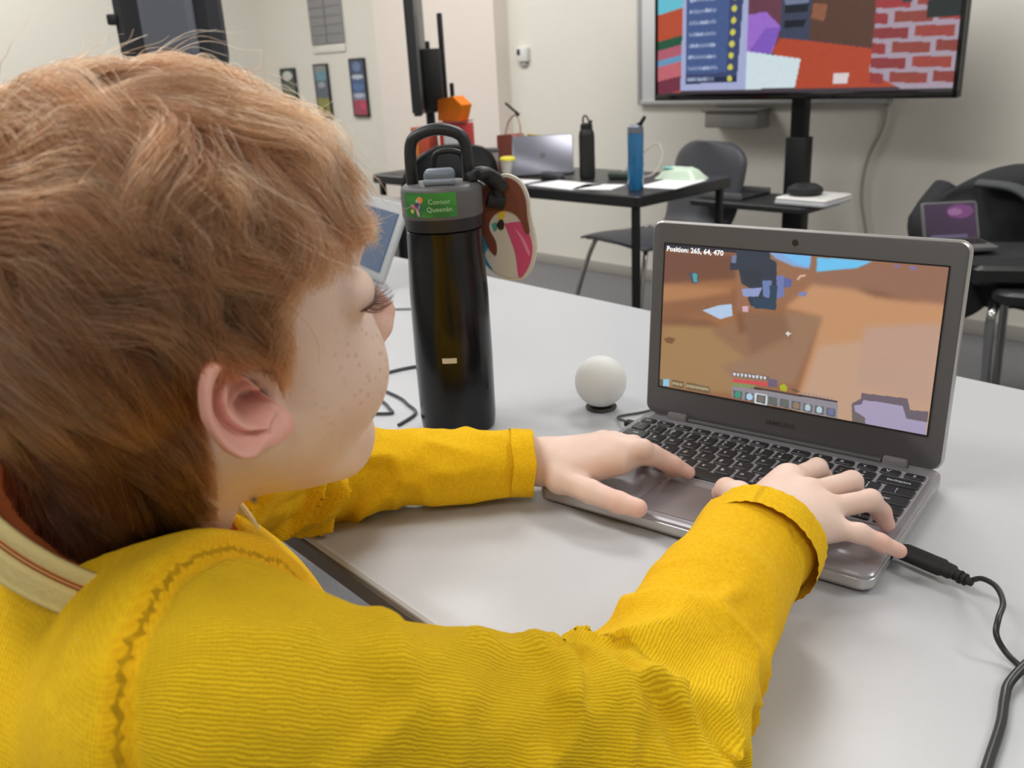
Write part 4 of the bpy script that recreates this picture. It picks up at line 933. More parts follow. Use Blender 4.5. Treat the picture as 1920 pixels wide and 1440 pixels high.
# ear: a height field over an oval, folded rim, bowl and lobe
def ear(side):
    na, nr = 96, 40; th_ = np.linspace(0, 2 * PI, na, endpoint=False)
    # outline in (u forward, w up), mm; egg shape with a lobe
    ox = np.where(np.cos(th_) > 0, 9.0, 18.5) * np.cos(th_); ow = 31 * np.sin(th_)
    ox = ox + np.where(ow < -8, (-(ow + 8)) * .22, 0) + np.where(ow > 18, (ow - 18) * .15, 0); ow = np.where(ow < 0, ow * .90, ow)
    s = np.linspace(0, 1, nr) ** .8; U = np.outer(s, ox); W = np.outer(s, ow); R_ = np.outer(s, np.ones(na))
    front = np.cos(th_)[None] > .25
    back = 1 / (1 + np.exp((np.cos(th_)[None] - .35) * 9)) * (1 - .0 * R_)
    lobe = 1 / (1 + np.exp((W + 17) * .5))
    hgt = 4.0 + 9.0 * R_ ** 1.6 * (.35 + .65 * back)                                          # plate leans away from the skull
    hgt += 4.6 * np.exp(-((R_ - .86) / .15) ** 2) * np.clip(back + .55 * (W > 8) , 0, 1) * (1 - lobe)   # helix
    hgt -= 4.2 * np.exp(-((R_ - .60) / .09) ** 2) * back * (1 - lobe)                           # groove inside it
    def ridge(pts, wd, amp):
        best = np.full(U.shape, 1e9)
        for (a, b) in zip(pts[:-1], pts[1:]):
            a = np.array(a, float); b = np.array(b, float); ba = b - a; t = np.clip(((U - a[0]) * ba[0] + (W - a[1]) * ba[1]) / (ba @ ba), 0, 1)
            best = np.minimum(best, (U - a[0] - t * ba[0]) ** 2 + (W - a[1] - t * ba[1]) ** 2)
        return amp * np.exp(-best / wd ** 2)
    hgt += ridge([(2, 17), (-5, 12), (-7, 3), (-6, -7), (-2, -12.5)], 2.4, 3.4)               # antihelix
    hgt += ridge([(6, 10), (-3, 11)], 2.6, 1.4)
    hgt += ridge([(-1, -13), (5, -13.5)], 2.8, 3.2)                                           # antitragus
    hgt += ridge([(7.5, 1), (8, -6)], 2.6, 6.0)                                               # tragus
    hgt += ridge([(12, 13), (7, 4.5), (1, 2.5)], 2.0, 3.0)                                    # root of the helix
    hgt -= 9.5 * np.exp(-(((U - 2.5) / 6.0) ** 2 + ((W + 3.5) / 7.5) ** 2) ** 1.6)              # bowl
    hgt -= 9.0 * np.exp(-(((U - 6.5) / 3.2) ** 2 + ((W + 3.5) / 3.4) ** 2) ** 1.5)              # canal
    hgt -= 3.4 * np.exp(-(((U - 2) / 5) ** 2 + ((W - 8) / 2.6) ** 2))
    hgt = hgt * (1 - lobe) + (7.5 + 3 * np.exp(-(((U - 2) / 9) ** 2 + ((W + 22) / 6) ** 2))) * lobe
    hgt -= 3.0 * np.clip((R_ - .93) / .07, 0, 1) ** 2
    Vt = np.stack([U, W, hgt], -1); k = .25
    bk = Vt[::-1].copy(); r2 = R_[::-1]; bk[..., 2] = np.where(r2 > .999, hgt[::-1], (hgt[::-1] - 3.4)); bk[..., 2] = np.where(r2 < .55, -7, bk[..., 2]); bk[..., 0] = U[::-1] * (1 - .04 * (r2 < .999)); bk[..., 1] = W[::-1] * (1 - .04 * (r2 < .999))
    A = np.concatenate([Vt, bk[1:]], 0); n = A.shape[0]; i = np.arange(n - 1)[:, None] * na; j = np.arange(na)[None]; j2 = (j + 1) % na
    F = np.stack([i + j, i + j2, i + na + j2, i + na + j], -1).reshape(-1, 4); A = A.reshape(-1, 3) / 1000
    # place: hinge at the front edge, swing out, lean back
    u, w_, hh = A.T; u = u * 1.08 - np.minimum(w_, 0) * .06; sw = math.radians(26); ln = math.radians(24)
    X = u * math.cos(sw) + hh * math.sin(sw) * .3; Y = -(hh + (.012 - u) * math.sin(sw)); Zc = w_
    X, Zc = X * math.cos(ln) - Zc * math.sin(ln), X * math.sin(ln) + Zc * math.cos(ln)
    P_ = np.stack([X - .004, Y - .0595, Zc * .90 - .003], 1)
    if side < 0: return P_, F[:, ::-1]
    P_[:, 1] *= -1; return P_, F
Ve1, Fe1 = ear(-1); Ve2, Fe2 = ear(1)

# hands -----------------------------------------------------------
def finger(chain, radii):
    def f(p):
        d = None
        for (a, b, ra, rb) in zip(chain[:-1], chain[1:], radii[:-1], radii[1:]):
            c = cone(p, a, b, ra, rb); d = c if d is None else smin(d, c, .0035)
        return d
    return f
def hand_f(hand):
    fs = [finger(c, r) for c, r in hand['fingers']]
    def f(p):
        d = None
        for a, b, ra, rb in hand['palm']:
            c = cone(p, a, b, ra * 1.10, rb * 1.08); d = c if d is None else smin(d, c, .012)
        for k, g in enumerate(fs): d = smin(d, g(p), .0055)
        for (a, b, r) in hand['tendons']: d = smin(d, cone(p, a, b, r, r), .008)
        return d
    return f
A3 = lambda *v: np.array(v, float)
def px2w(px, py, z):
    d = CAMM @ np.array([(px - 960) / FPX, -(py - 720) / FPX, -1.]); return CAMP + d * (z - CAMP[2]) / d[2]
# right hand joints, read off the photograph at their heights above the keyboard
zt = TZ
Rw = px2w(1440, 985, zt + .052)
RM = [px2w(1478, 902, zt + .050), px2w(1515, 926, zt + .052), px2w(1545, 955, zt + .048), px2w(1552, 990, zt + .040)]     # knuckles
RP = [px2w(1532, 878, zt + .050), px2w(1597, 903, zt + .050), px2w(1632, 938, zt + .048), px2w(1612, 1000, zt + .038)]
RD = [px2w(1543, 893, zt + .034), px2w(1604, 925, zt + .035), px2w(1652, 960, zt + .034), px2w(1650, 1017, zt + .031)]
RT = [px2w(1535, 903, zt + .024), px2w(1600, 942, zt + .0235), px2w(1663, 983, zt + .0238), px2w(1686, 1033, zt + .0240)]
rad = [(.0088, .0080, .0070, .0058), (.0090, .0082, .0071, .0060), (.0086, .0080, .0070, .0060), (.0078, .0070, .0062, .0054)]
RC = px2w(1415, 958, zt + .044); R1 = px2w(1385, 928, zt + .040); R2 = px2w(1362, 917, zt + .036); R3 = px2w(1352, 925, zt + .026)
right = dict(fingers=[([m_, p_, d_, t_], r) for m_, p_, d_, t_, r in zip(RM, RP, RD, RT, rad)] + [([RC, R1, R2, R3], (.0115, .0105, .0088, .0078))],
    palm=[(Rw + A3(-.010, .002, 0), RM[0], .0150, .0110), (Rw, RM[1], .0160, .0112), (Rw + A3(.006, -.002, -.002), RM[2], .0155, .0110), (Rw + A3(.010, -.004, -.004), RM[3], .0145, .0100), (RC, RM[0], .0115, .0095),
          (WR + A3(.012, -.055, .002), Rw, .0185, .0175)], tendons=[(Rw + A3(0, .01, .012), RM[1] + A3(0, 0, .004), .003)])
Lw = px2w(1012, 872, zt + .030)
LM_ = [px2w(1160, 862, zt + .044), px2w(1158, 842, zt + .050), px2w(1150, 832, zt + .048), px2w(1132, 828, zt + .042)]
LP_ = [px2w(1222, 853, zt + .046), px2w(1205, 842, zt + .055), px2w(1188, 834, zt + .052), px2w(1165, 830, zt + .044)]
LD_ = [px2w(1262, 870, zt + .034), px2w(1240, 862, zt + .038), px2w(1222, 850, zt + .034), px2w(1192, 843, zt + .030)]
LT_ = [px2w(1291, 886, zt + .0240), px2w(1262, 884, zt + .0240), px2w(1240, 868, zt + .0240), px2w(1205, 862, zt + .0235)]
LC = px2w(1050, 898, zt + .026); L1 = px2w(1108, 922, zt + .028); L2_ = px2w(1160, 942, zt + .026); L3 = px2w(1196, 953, zt + .0245)
left = dict(fingers=[([m_, p_, d_, t_], r) for m_, p_, d_, t_, r in zip(LM_, LP_, LD_, LT_, rad)] + [([LC, L1, L2_, L3], (.0115, .0098, .0088, .0078))],
    palm=[(Lw, LM_[0], .0150, .0105), (Lw + A3(.0, .008, .003), LM_[1], .0150, .0105), (Lw + A3(.0, .014, 0), LM_[2], .0140, .0100), (Lw + A3(0, .018, -.004), LM_[3], .0130, .0095), (LC, LM_[0], .0115, .009),
          (WL + A3(-.05, -.028, .004), Lw + A3(0, .006, 0), .0150, .0165)], tendons=[(Lw + A3(0, 0, .01), LM_[0] + A3(0, 0, .002), .0028)])
def meshhand(hd, h=.0011):
    pts = np.concatenate([np.array(c) for c, _ in hd['fingers']] + [np.array([a, b]) for a, b, _, _ in hd['palm']]); f = hand_f(hd)
    return nets(*field(f, pts.min(0) - .026, pts.max(0) + .026, h))
VR, FR = meshhand(right); VL, FL = meshhand(left)
# torso, arms and legs of the body itself, under the clothes
def core_f(p):
    w2h_q = (p - HO.astype(f32)) @ HR.astype(f32)
    d = cone(p, SR + A3(-.02, 0, -.01), SL + A3(.02, 0, -.01), .034, .034); d = smin(d, ell(p, (NB + HIP) / 2 + A3(0, 0, .02), (.085, .065, .14)), .05); d = smin(d, ell(p, HIP, (.12, .10, .09)), .05)
    for a, b, ra, rb in ((SR, ER, .030, .024), (ER, WR + A3(0.006, -.02, 0), .024, .019), (SL, EL, .030, .022), (EL, WL + A3(-.03, -.015, 0), .021, .015), (NB - A3(0, 0, .03), w2h_inv, .046, .044)):
        d = smin(d, cone(p, a, b, ra, rb), .02)
    return d + .018 * np.exp(-((np.linalg.norm(p - (NB + A3(0, -.02, 0)), axis=1)) / .12) ** 2)
w2h_inv = h2w((-.03, 0, -.07))
VC, FC = nets(*field(core_f, (-.42, -.92, .40), (.24, -.12, 1.0), .006))
V0 = np.concatenate([h2w(Vh), h2w(Ve1), h2w(Ve2)]); F0 = np.concatenate([Fh, Fe1 + len(Vh), Fe2 + len(Vh) + len(Ve1)])
VB_, FB_ = join([(V0, F0), (VR, FR), (VL, FL), (VC, FC)])
ql = w2h(VB_)
isface = np.arange(len(VB_)) < len(Vh)
cheek = np.exp(-(((ql[:, 0] - .060) / .034) ** 2 + ((np.abs(ql[:, 1]) - .036) / .034) ** 2 + ((ql[:, 2] + .018) / .028) ** 2)) * isface
isear = ((np.arange(len(VB_)) >= len(Vh)) & (np.arange(len(VB_)) < len(V0))).astype(float)
tips = np.array([c[-1] for c, _ in right['fingers']] + [c[-1] for c, _ in left['fingers']] + [c[2] for c, _ in right['fingers']] + [c[2] for c, _ in left['fingers']]); dt = np.min(np.linalg.norm(VB_[:, None] - tips[None], axis=2), 1) if len(VB_) < 3e5 else np.min(np.stack([np.linalg.norm(VB_ - t_, axis=1) for t_ in tips]), 0)
red = np.clip(isear * .62 + np.exp(-(dt / .011) ** 2) * .5 + isface * (.4 * np.exp(-(((ql[:, 0] - .097) / .016) ** 2 + (ql[:, 1] / .018) ** 2 + ((ql[:, 2] + .018) / .013) ** 2)) + .9 * np.exp(-(((ql[:, 0] - .086) / .008) ** 2 + (ql[:, 1] / .02) ** 2 + ((ql[:, 2] + .048) / .007) ** 2))), 0, 1)
me = npmesh('body', VB_, FB_, {'freckle': cheek, 'red': red})
sk = bpy.data.materials.new('skin'); sk.use_nodes = True; nt = sk.node_tree; b = nt.nodes['Principled BSDF']; N = nt.nodes.new; Lk = nt.links.new
tc = N('ShaderNodeTexCoord'); n1 = N('ShaderNodeTexNoise'); n1.inputs['Scale'].default_value = 28; n1.inputs['Detail'].default_value = 5; Lk(tc.outputs['Object'], n1.inputs['Vector'])
r1 = N('ShaderNodeValToRGB'); r1.color_ramp.elements[0].position = .3; r1.color_ramp.elements[1].position = .72
r1.color_ramp.elements[0].color = (*lin((230, 198, 184)), 1); r1.color_ramp.elements[1].color = (*lin((240, 214, 200)), 1); Lk(n1.outputs[0], r1.inputs[0])
ar = N('ShaderNodeAttribute'); ar.attribute_name = 'red'; mr_ = N('ShaderNodeMix'); mr_.data_type = 'RGBA'; Lk(ar.outputs['Fac'], mr_.inputs['Factor']); Lk(r1.outputs[0], mr_.inputs['A']); mr_.inputs['B'].default_value = (*lin((226, 146, 132)), 1)
vo = N('ShaderNodeTexVoronoi'); vo.inputs['Scale'].default_value = 250; Lk(tc.outputs['Object'], vo.inputs['Vector'])
th = N('ShaderNodeMapRange'); th.inputs[1].default_value = .10; th.inputs[2].default_value = .40; th.inputs[3].default_value = 1; th.inputs[4].default_value = 0; Lk(vo.outputs['Distance'], th.inputs[0])
wn = N('ShaderNodeMath'); wn.operation = 'GREATER_THAN'; wn.inputs[1].default_value = .34; sp = N('ShaderNodeSeparateColor'); Lk(vo.outputs['Color'], sp.inputs[0]); Lk(sp.outputs[0], wn.inputs[0])
af = N('ShaderNodeAttribute'); af.attribute_name = 'freckle'; m1 = N('ShaderNodeMath'); m1.operation = 'MULTIPLY'; Lk(th.outputs[0], m1.inputs[0]); Lk(wn.outputs[0], m1.inputs[1])
m2 = N('ShaderNodeMath'); m2.operation = 'MULTIPLY'; Lk(m1.outputs[0], m2.inputs[0]); Lk(af.outputs['Fac'], m2.inputs[1]); m3 = N('ShaderNodeMath'); m3.operation = 'MULTIPLY'; m3.inputs[1].default_value = .62; Lk(m2.outputs[0], m3.inputs[0])
mf = N('ShaderNodeMix'); mf.data_type = 'RGBA'; Lk(m3.outputs[0], mf.inputs['Factor']); Lk(mr_.outputs['Result'], mf.inputs['A']); mf.inputs['B'].default_value = (*lin((172, 112, 78)), 1); Lk(mf.outputs['Result'], b.inputs['Base Color'])
n3 = N('ShaderNodeTexNoise'); n3.inputs['Scale'].default_value = 900; Lk(tc.outputs['Object'], n3.inputs['Vector']); bp = N('ShaderNodeBump'); bp.inputs['Strength'].default_value = .12; bp.inputs['Distance'].default_value = .0006; Lk(n3.outputs[0], bp.inputs['Height']); Lk(bp.outputs[0], b.inputs['Normal'])
b.inputs['Roughness'].default_value = .5; b.inputs['Subsurface Weight'].default_value = .18; b.inputs['Subsurface Radius'].default_value = (1, .35, .2); b.inputs['Subsurface Scale'].default_value = .004; b.inputs['Specular IOR Level'].default_value = .35
boy = link('person', me, sk, smooth=0)
tag(boy, 'child with ginger hair in a yellow knitted sweater, typing on the grey laptop', 'person')
# mole on the neck
# ------------------------------------------------------------------ sweater
armR = [SR, ER, WR]; armL = [SL, EL, WL]
dR = (WR - ER) / np.linalg.norm(WR - ER); dL = (WL - EL) / np.linalg.norm(WL - EL)
cutR = px2w(1430, 1018, TZ + .058); cutL = px2w(985, 868, TZ + .035)
# arc lengths and frames along each arm
def armcoord(p, J):
    S_, E_, W_ = J; a = E_ - S_; b = W_ - E_; la, lb = np.linalg.norm(a), np.linalg.norm(b); a = a / la; b = b / lb
    ta = np.clip((p - S_) @ a, -.2, la); tb = np.clip((p - E_) @ b, 0, lb + .05)
    qa = S_ + ta[:, None] * a; qb = E_ + tb[:, None] * b; da = np.linalg.norm(p - qa, axis=1); db = np.linalg.norm(p - qb, axis=1)
    up = np.array([0, 0, 1.]); ua = up - a * (up @ a); ua /= np.linalg.norm(ua); va = np.cross(a, ua)
    ax_ = np.cross(a, b); ax_ /= np.linalg.norm(ax_); an = math.acos(np.clip(a @ b, -1, 1)); Rm = np.array(Matrix.Rotation(an, 3, Vector(ax_)))
    ub = Rm @ ua; vb = Rm @ va
    A_ = np.arctan2((p - qa) @ va, (p - qa) @ ua); B_ = np.arctan2((p - qb) @ vb, (p - qb) @ ub)
    m = db < da
    return np.where(m, la + tb, ta), np.where(m, B_, A_), np.minimum(da, db), la
def sleeve(p, J, rr, seed, folds):
    s, ph, d, la = armcoord(p, J)
    # radius along the arm
    R_ = np.interp(s, [x for x, _ in rr], [y for _, y in rr])
    base = smin(cone(p, J[0], J[1], 0, 0) - 0, cone(p, J[1], J[2] + (J[2] - J[1]) * .4, 0, 0), .045) - R_
    n = np.zeros(len(p))
    for (s0, wd, amp, fr, tw, sd) in folds:
        w_ = np.exp(-((s - s0) / wd) ** 2); nn = vnoise(np.stack([s * fr, np.cos(ph + sd) * 1.1 + 3, np.sin(ph + sd) * 1.1 + 3 + s * tw], 1), 1, sd)
        n += w_ * amp * np.maximum(1 - np.abs(nn) * 3.2, -.6)
    return base - n
rrR = [(-.1, .050), (0, .050), (.10, .045), (.20, .041), (.235, .037), (.285, .0455), (.34, .042), (.38, .0388), (.42, .0385), (.6, .0385)]
rrL = [(-.1, .050), (0, .050), (.10, .044), (.22, .042), (.30, .0345), (.36, .033), (.42, .029), (.6, .028)]
foldsR = [(.225, .065, .0095, 46, 9, 3), (.12, .09, .0045, 32, 12, 5), (.36, .05, .0016, 30, 8, 6), (.0, .08, .002, 22, 6, 8)]
foldsL = [(.24, .075, .0065, 50, 6, 4), (.12, .09, .0080, 55, 4, 7), (.36, .06, .0022, 26, 14, 9)]
seamP = np.array([.0084, -.6347, .9078]); seamN = np.array([.859, .488, .152]); seamN /= np.linalg.norm(seamN)
def torso_f(p):
    d = cone(p, SR + A3(-.03, .012, -.012), SL + A3(.03, -.01, -.012), .050, .050)
    d = smin(d, cone(p, NB + A3(.005, -.004, -.028), NB + A3(-.01, -.03, -.12), .072, .09), .04)
    d = smin(d, cone(p, (SR + SL) / 2 + A3(-.01, -.03, -.10), HIP + A3(0, 0, .03), .108, .125), .07)
    d = smin(d, cone(p, (SR + SL) / 2 + rgt * .05 + A3(0, 0, -.08), HIP + rgt * .05, .085, .09), .06)
    d = smin(d, cone(p, (SR + SL) / 2 - rgt * .05 + A3(0, 0, -.08), HIP - rgt * .05, .085, .09), .06)
    d = smin(d, cone(p, SR * .6 + NB * .4 + A3(0, -.006, .018), NB + A3(.034, .004, .036), .030, .026), .03)      # cloth riding up to the neck
    d = smin(d, cone(p, SL * .5 + NB * .5 + A3(0, .004, -.004), NB + A3(-.03, .012, .000), .026, .022), .03)
    w_ = vnoise(p + A3(0, 0, 0), 16, 21) * .004 + vnoise(p @ np.diag([1, 1, .5]), 34, 22) * .0016
    return d - w_
neckA = w2h_inv
CREASES = [([(.0832, -.4981, .8477), (.0842, -.4871, .8373), (.0974, -.4959, .8414), (.1046, -.5015, .8396), (.1091, -.5086, .8378)], .0105, .0036, .0070, (-.0065, -.0050, .003)),
    ([(.1004, -.4684, .8283), (.1205, -.4788, .8272), (.1306, -.4722, .8094), (.1422, -.4762, .7999)], .0048, .0055, .0085, (-.008, -.009, .003)),
    ([(.1067, -.4488, .8248), (.1293, -.4594, .8271), (.1407, -.4542, .8076), (.1496, -.4582, .7963)], .0052, .0055, .0085, (-.006, -.010, .002)),
    ([(.0470, -.5610, .8960), (.0569, -.5698, .8855), (.0644, -.5793, .8843)], -.0065, 1, .011, (0, 0, 0)),
    ([(.0640, -.5250, .8720), (.0698, -.5338, .865), (.0743, -.5466, .8627), (.0814, -.5588, .8606)], -.0050, 1, .010, (0, 0, 0)),
    ([(.0873, -.4542, .8235), (.0975, -.4455, .8286), (.112, -.4394, .8259)], .0035, .0050, .0075, (.006, .006, .003))]
def sweater_f(p):
    t = torso_f(p); t = smax(t, (HIP[2] - .03) - p[:, 2], .01)
    a = sleeve(p, armR, rrR, 1, foldsR); a2 = sleeve(p, armL, rrL, 2, foldsL)
    pl = (p - cutR) @ dR; a = np.maximum(a, pl); pl2 = (p - cutL) @ dL; a2 = np.maximum(a2, pl2)
    # hollow ends
    s1 = cone(p, cutR - dR * .05, cutR + dR * .06, .031, .031); s1 = np.maximum(s1, -((p - (cutR - dR * .010)) @ dR)); a = np.maximum(a, -s1)
    s2 = cone(p, EL, cutL + dL * .06, .020, .0215); s2 = np.maximum(s2, -((p - (cutL - dL * .015)) @ dL)); a2 = np.maximum(a2, -s2)
    d = smin(t, a, .030); d = smin(d, a2, .03)
    # armhole seam on the near shoulder
    q = (p - seamP) @ seamN; near = np.exp(-(np.maximum(np.linalg.norm(p - SR, axis=1) - .085, 0) / .03) ** 2)
    d = d + near * (.0032 * np.exp(-((q - .003) / .0030) ** 2)) - near * .0055 * (1 / (1 + np.exp(np.clip(q / .0026, -30, 30)))) * np.exp(-((q + .004) / .026) ** 2)
    # the deep creases at the inner elbow and the soft rolls above it
    nb_ = np.linalg.norm(p - np.array([.105, -.49, .83]), axis=1) < .13
    if nb_.any():
        pp = p[nb_]; dd = d[nb_]
        for pts, am, wg, wr, sh in CREASES:
            def pl(off):
                r = None
                for a, b in zip(pts[:-1], pts[1:]):
                    c = cone(pp, np.array(a) + off, np.array(b) + off, 0, 0); r = c if r is None else np.minimum(r, c)
                return r
            if am > 0: dd = dd + am * np.exp(-(pl(A3(0, 0, 0)) / wg) ** 2)
            dd = dd - (abs(am) * 1.0) * np.exp(-(pl(np.array(sh)) / wr) ** 2)
        d = d.copy(); d[nb_] = dd
    # neck opening
    nk = cone(p, NB + A3(0, 0, -.03), w2h_inv + A3(0, 0, .05), .050, .056); d = smax(d, -nk, .006)
    return d
SF = field(sweater_f, (-.40, -.93, .46), (.24, -.13, 1.0), .0027, 2.6)
Vs, Fs = nets(*SF)
sR, pR, dRr, laR = armcoord(Vs, armR); sL, pL_, dLr, laL = armcoord(Vs, armL)
q = (Vs - seamP) @ seamN
isR = (dRr < .085) & (q > 0) & (sR > -.09); isL = (dLr < .06) & (~isR) & (sL > .02)
rib = Vs @ A3(.797, .602, -.05); rib = np.where(isR, pR * .046, rib); rib = np.where(isL, pL_ * .036, rib)
along = Vs @ A3(0, 0, 1.); along = np.where(isR, sR, along); along = np.where(isL, sL, along)
coarse = np.where(isR, 1 / (1 + np.exp((sR - .235) / .02)), .35); coarse = np.where(isL, .15, coarse); nsm = np.linalg.norm(Vs - SR, axis=1) < .12; coarse = np.where(nsm, coarse * np.clip((np.abs(q) - .0035) / .004, 0, 1), coarse)
me = npmesh('sweater', Vs, Fs, {'rib': rib, 'along': along, 'coarse': coarse})
km = bpy.data.materials.new('yellow_knit'); km.use_nodes = True; nt = km.node_tree; b = nt.nodes['Principled BSDF']; N = nt.nodes.new; Lk = nt.links.new
def A_(n): a = N('ShaderNodeAttribute'); a.attribute_name = n; return a.outputs['Fac']
def Mt(op, a, b_=None, c=None):
    m = N('ShaderNodeMath'); m.operation = op
    for i, x in enumerate((a, b_, c)):
        if x is None: continue
        if isinstance(x, (int, float)): m.inputs[i].default_value = x
        else: Lk(x, m.inputs[i])
    return m.outputs[0]
tc = N('ShaderNodeTexCoord'); nz = N('ShaderNodeTexNoise'); nz.inputs['Scale'].default_value = 60; nz.inputs['Detail'].default_value = 2; Lk(tc.outputs['Object'], nz.inputs['Vector'])
nz2 = N('ShaderNodeTexNoise'); nz2.inputs['Scale'].default_value = 420; nz2.inputs['Detail'].default_value = 3; Lk(tc.outputs['Object'], nz2.inputs['Vector'])
x = Mt('ADD', A_('rib'), Mt('MULTIPLY', nz.outputs[0], .0035)); x = Mt('ADD', x, Mt('MULTIPLY', nz2.outputs[0], .0008))
w1 = Mt('ADD', Mt('MULTIPLY', Mt('SINE', Mt('MULTIPLY', x, 2 * PI / .00158)), .5), .5)
w1 = Mt('MULTIPLY', w1, A_('coarse'))
w2 = Mt('MULTIPLY', Mt('SINE', Mt('MULTIPLY', Mt('ADD', A_('along'), Mt('MULTIPLY', nz2.outputs[0], .001)), 2 * PI / .0017)), .05)
hsum = Mt('ADD', Mt('ADD', w1, w2), Mt('MULTIPLY', nz2.outputs[0], .45))
bp = N('ShaderNodeBump'); bp.inputs['Strength'].default_value = .75; bp.inputs['Distance'].default_value = .0011; Lk(hsum, bp.inputs['Height']); Lk(bp.outputs[0], b.inputs['Normal'])
cr = N('ShaderNodeValToRGB'); cr.color_ramp.elements[0].position = .0; cr.color_ramp.elements[0].color = (*lin((222, 158, 12)), 1); cr.color_ramp.elements[1].position = .55; cr.color_ramp.elements[1].color = (*lin((255, 213, 34)), 1)
Lk(hsum, cr.inputs[0])
vo = N('ShaderNodeTexVoronoi'); vo.inputs['Scale'].default_value = 130; Lk(tc.outputs['Object'], vo.inputs['Vector']); lt = Mt('LESS_THAN', vo.outputs['Distance'], .055)
sp = N('ShaderNodeSeparateColor'); Lk(vo.outputs['Color'], sp.inputs[0]); lt = Mt('MULTIPLY', lt, Mt('GREATER_THAN', sp.outputs[0], .8))
mx = N('ShaderNodeMix'); mx.data_type = 'RGBA'; Lk(Mt('MULTIPLY', lt, .7), mx.inputs['Factor']); Lk(cr.outputs[0], mx.inputs['A']); mx.inputs['B'].default_value = (*lin((232, 218, 170)), 1); Lk(mx.outputs['Result'], b.inputs['Base Color'])
b.inputs['Roughness'].default_value = .9; b.inputs['Sheen Weight'].default_value = .25; b.inputs['Sheen Roughness'].default_value = .5; b.inputs['Specular IOR Level'].default_value = .15
b.inputs['Sheen Tint'].default_value = (*lin((250, 220, 90)), 1)
sw = link('sweater', me, km, boy, smooth=0)
# turned-back cuffs
def cuff(c, d, r, ln, th, flare, seed):
    d = Vector(d); u = (Vector((0, 0, 1)) - d * d.z).normalized(); v = d.cross(u); prof = []
    for k in range(7): prof.append((r + flare * k / 6 * .4, -ln + ln * k / 6))
    for k in range(1, 7): a = PI * k / 6; prof.append((r + flare * .4 + (-th/2 + th/2 * math.cos(a)), th/2 * math.sin(a)))
    for k in range(1, 9): prof.append((r + flare * .4 - th - .0005 * k, -.03 * k / 8))
    b = bmesh.new(); n = 72; rings = []
    for (rad_, s_) in prof:
        rg = []
        for i in range(n):
            a = 2 * PI * i / n; w_ = .0012 * noise.noise((math.cos(a) * 2 + seed, math.sin(a) * 2, s_ * 40)) + .0004 * math.sin(i * 9)
            rg.append(b.verts.new(Vector(c) + d * (s_ + .002 * noise.noise((math.cos(a) * 1.3, math.sin(a) * 1.3, seed))) + (u * math.cos(a) + v * math.sin(a)) * (rad_ + w_)))
        rings.append(rg)
    for A__, B__ in zip(rings[:-1], rings[1:]):
        for i in range(n): b.faces.new((A__[i], A__[(i+1) % n], B__[(i+1) % n], B__[i]))
    bmesh.ops.recalc_face_normals(b, faces=b.faces); me = bpy.data.meshes.new('cuff'); b.to_mesh(me); b.free()
    k = len(prof); ph = np.tile(np.linspace(0, 2*PI, n, endpoint=False), k)
    for nm, val in (('rib', np.cumsum(np.zeros(n * k)) + ph * r * 1.0), ('along', np.repeat([x[1] for x in prof], n)), ('coarse', np.full(n * k, .12))):
        at_ = me.attributes.new(nm, 'FLOAT', 'POINT'); at_.data.foreach_set('value', np.asarray(val, np.float32))
    o = link('cuff', me, km, boy, smooth=0); me.polygons.foreach_set('use_smooth', [True] * len(me.polygons)); return o
cuff(cutR + dR * .006, dR, .0400, .020, .0045, .001, 1.0)
cuff(cutL + dL * .004, dL, .0300, .018, .0035, .000, 4.0)
# neckband standing off the nape, highlight put into its pale rib colour, shade into the inside
pale = mat('rib_highlight', (228, 212, 150), .9, bump=.3, bscale=500); rust = mat('inside_shade', (170, 84, 28), .9)
NC = h2w((-.055, 0, -.098))
def band(name, r0, r1, z0, z1, m, wav, n=96, up_=None):
    ax = ((Vector(w2h_inv) - Vector(NB)).normalized() + Vector((0, 0, 1.2)) + Vector(rgt) * .38 + Vector(fwd) * .8).normalized(); u = Vector(fwd); u = (u - ax * u.dot(ax)).normalized(); v = ax.cross(u); b = bmesh.new(); rings = []
    for k in range(13):
        t_ = k / 12; rg = []
        for i in range(n):
            a = 2 * PI * i / n; rr_ = r0 + (r1 - r0) * t_ + wav * math.sin(t_ * PI * 10)
            rr_ *= 1 + .10 * max(0, -math.cos(a))
            rg.append(b.verts.new(Vector(NBC) + ax * (z0 + (z1 - z0) * t_ + .006 * max(0, -math.cos(a))) + (u * math.cos(a) * 1.06 + v * math.sin(a)) * rr_))
        rings.append(rg)
    for A__, B__ in zip(rings[:-1], rings[1:]):
        for i in range(n): b.faces.new((A__[i], A__[(i+1) % n], B__[(i+1) % n], B__[i]))
    me = bpy.data.meshes.new(name); b.to_mesh(me); b.free(); me.polygons.foreach_set('use_smooth', [True] * len(me.polygons))
    o = link(name, me, m, sw, smooth=0); md = o.modifiers.new('t', 'SOLIDIFY'); md.thickness = .0022; return o
NBC = NB + A3(.012, .004, .041)
band('neckband', .069, .064, .0, .018, pale, .0009)
band('neck_lining', .066, .040, .013, .004, rust, 0)
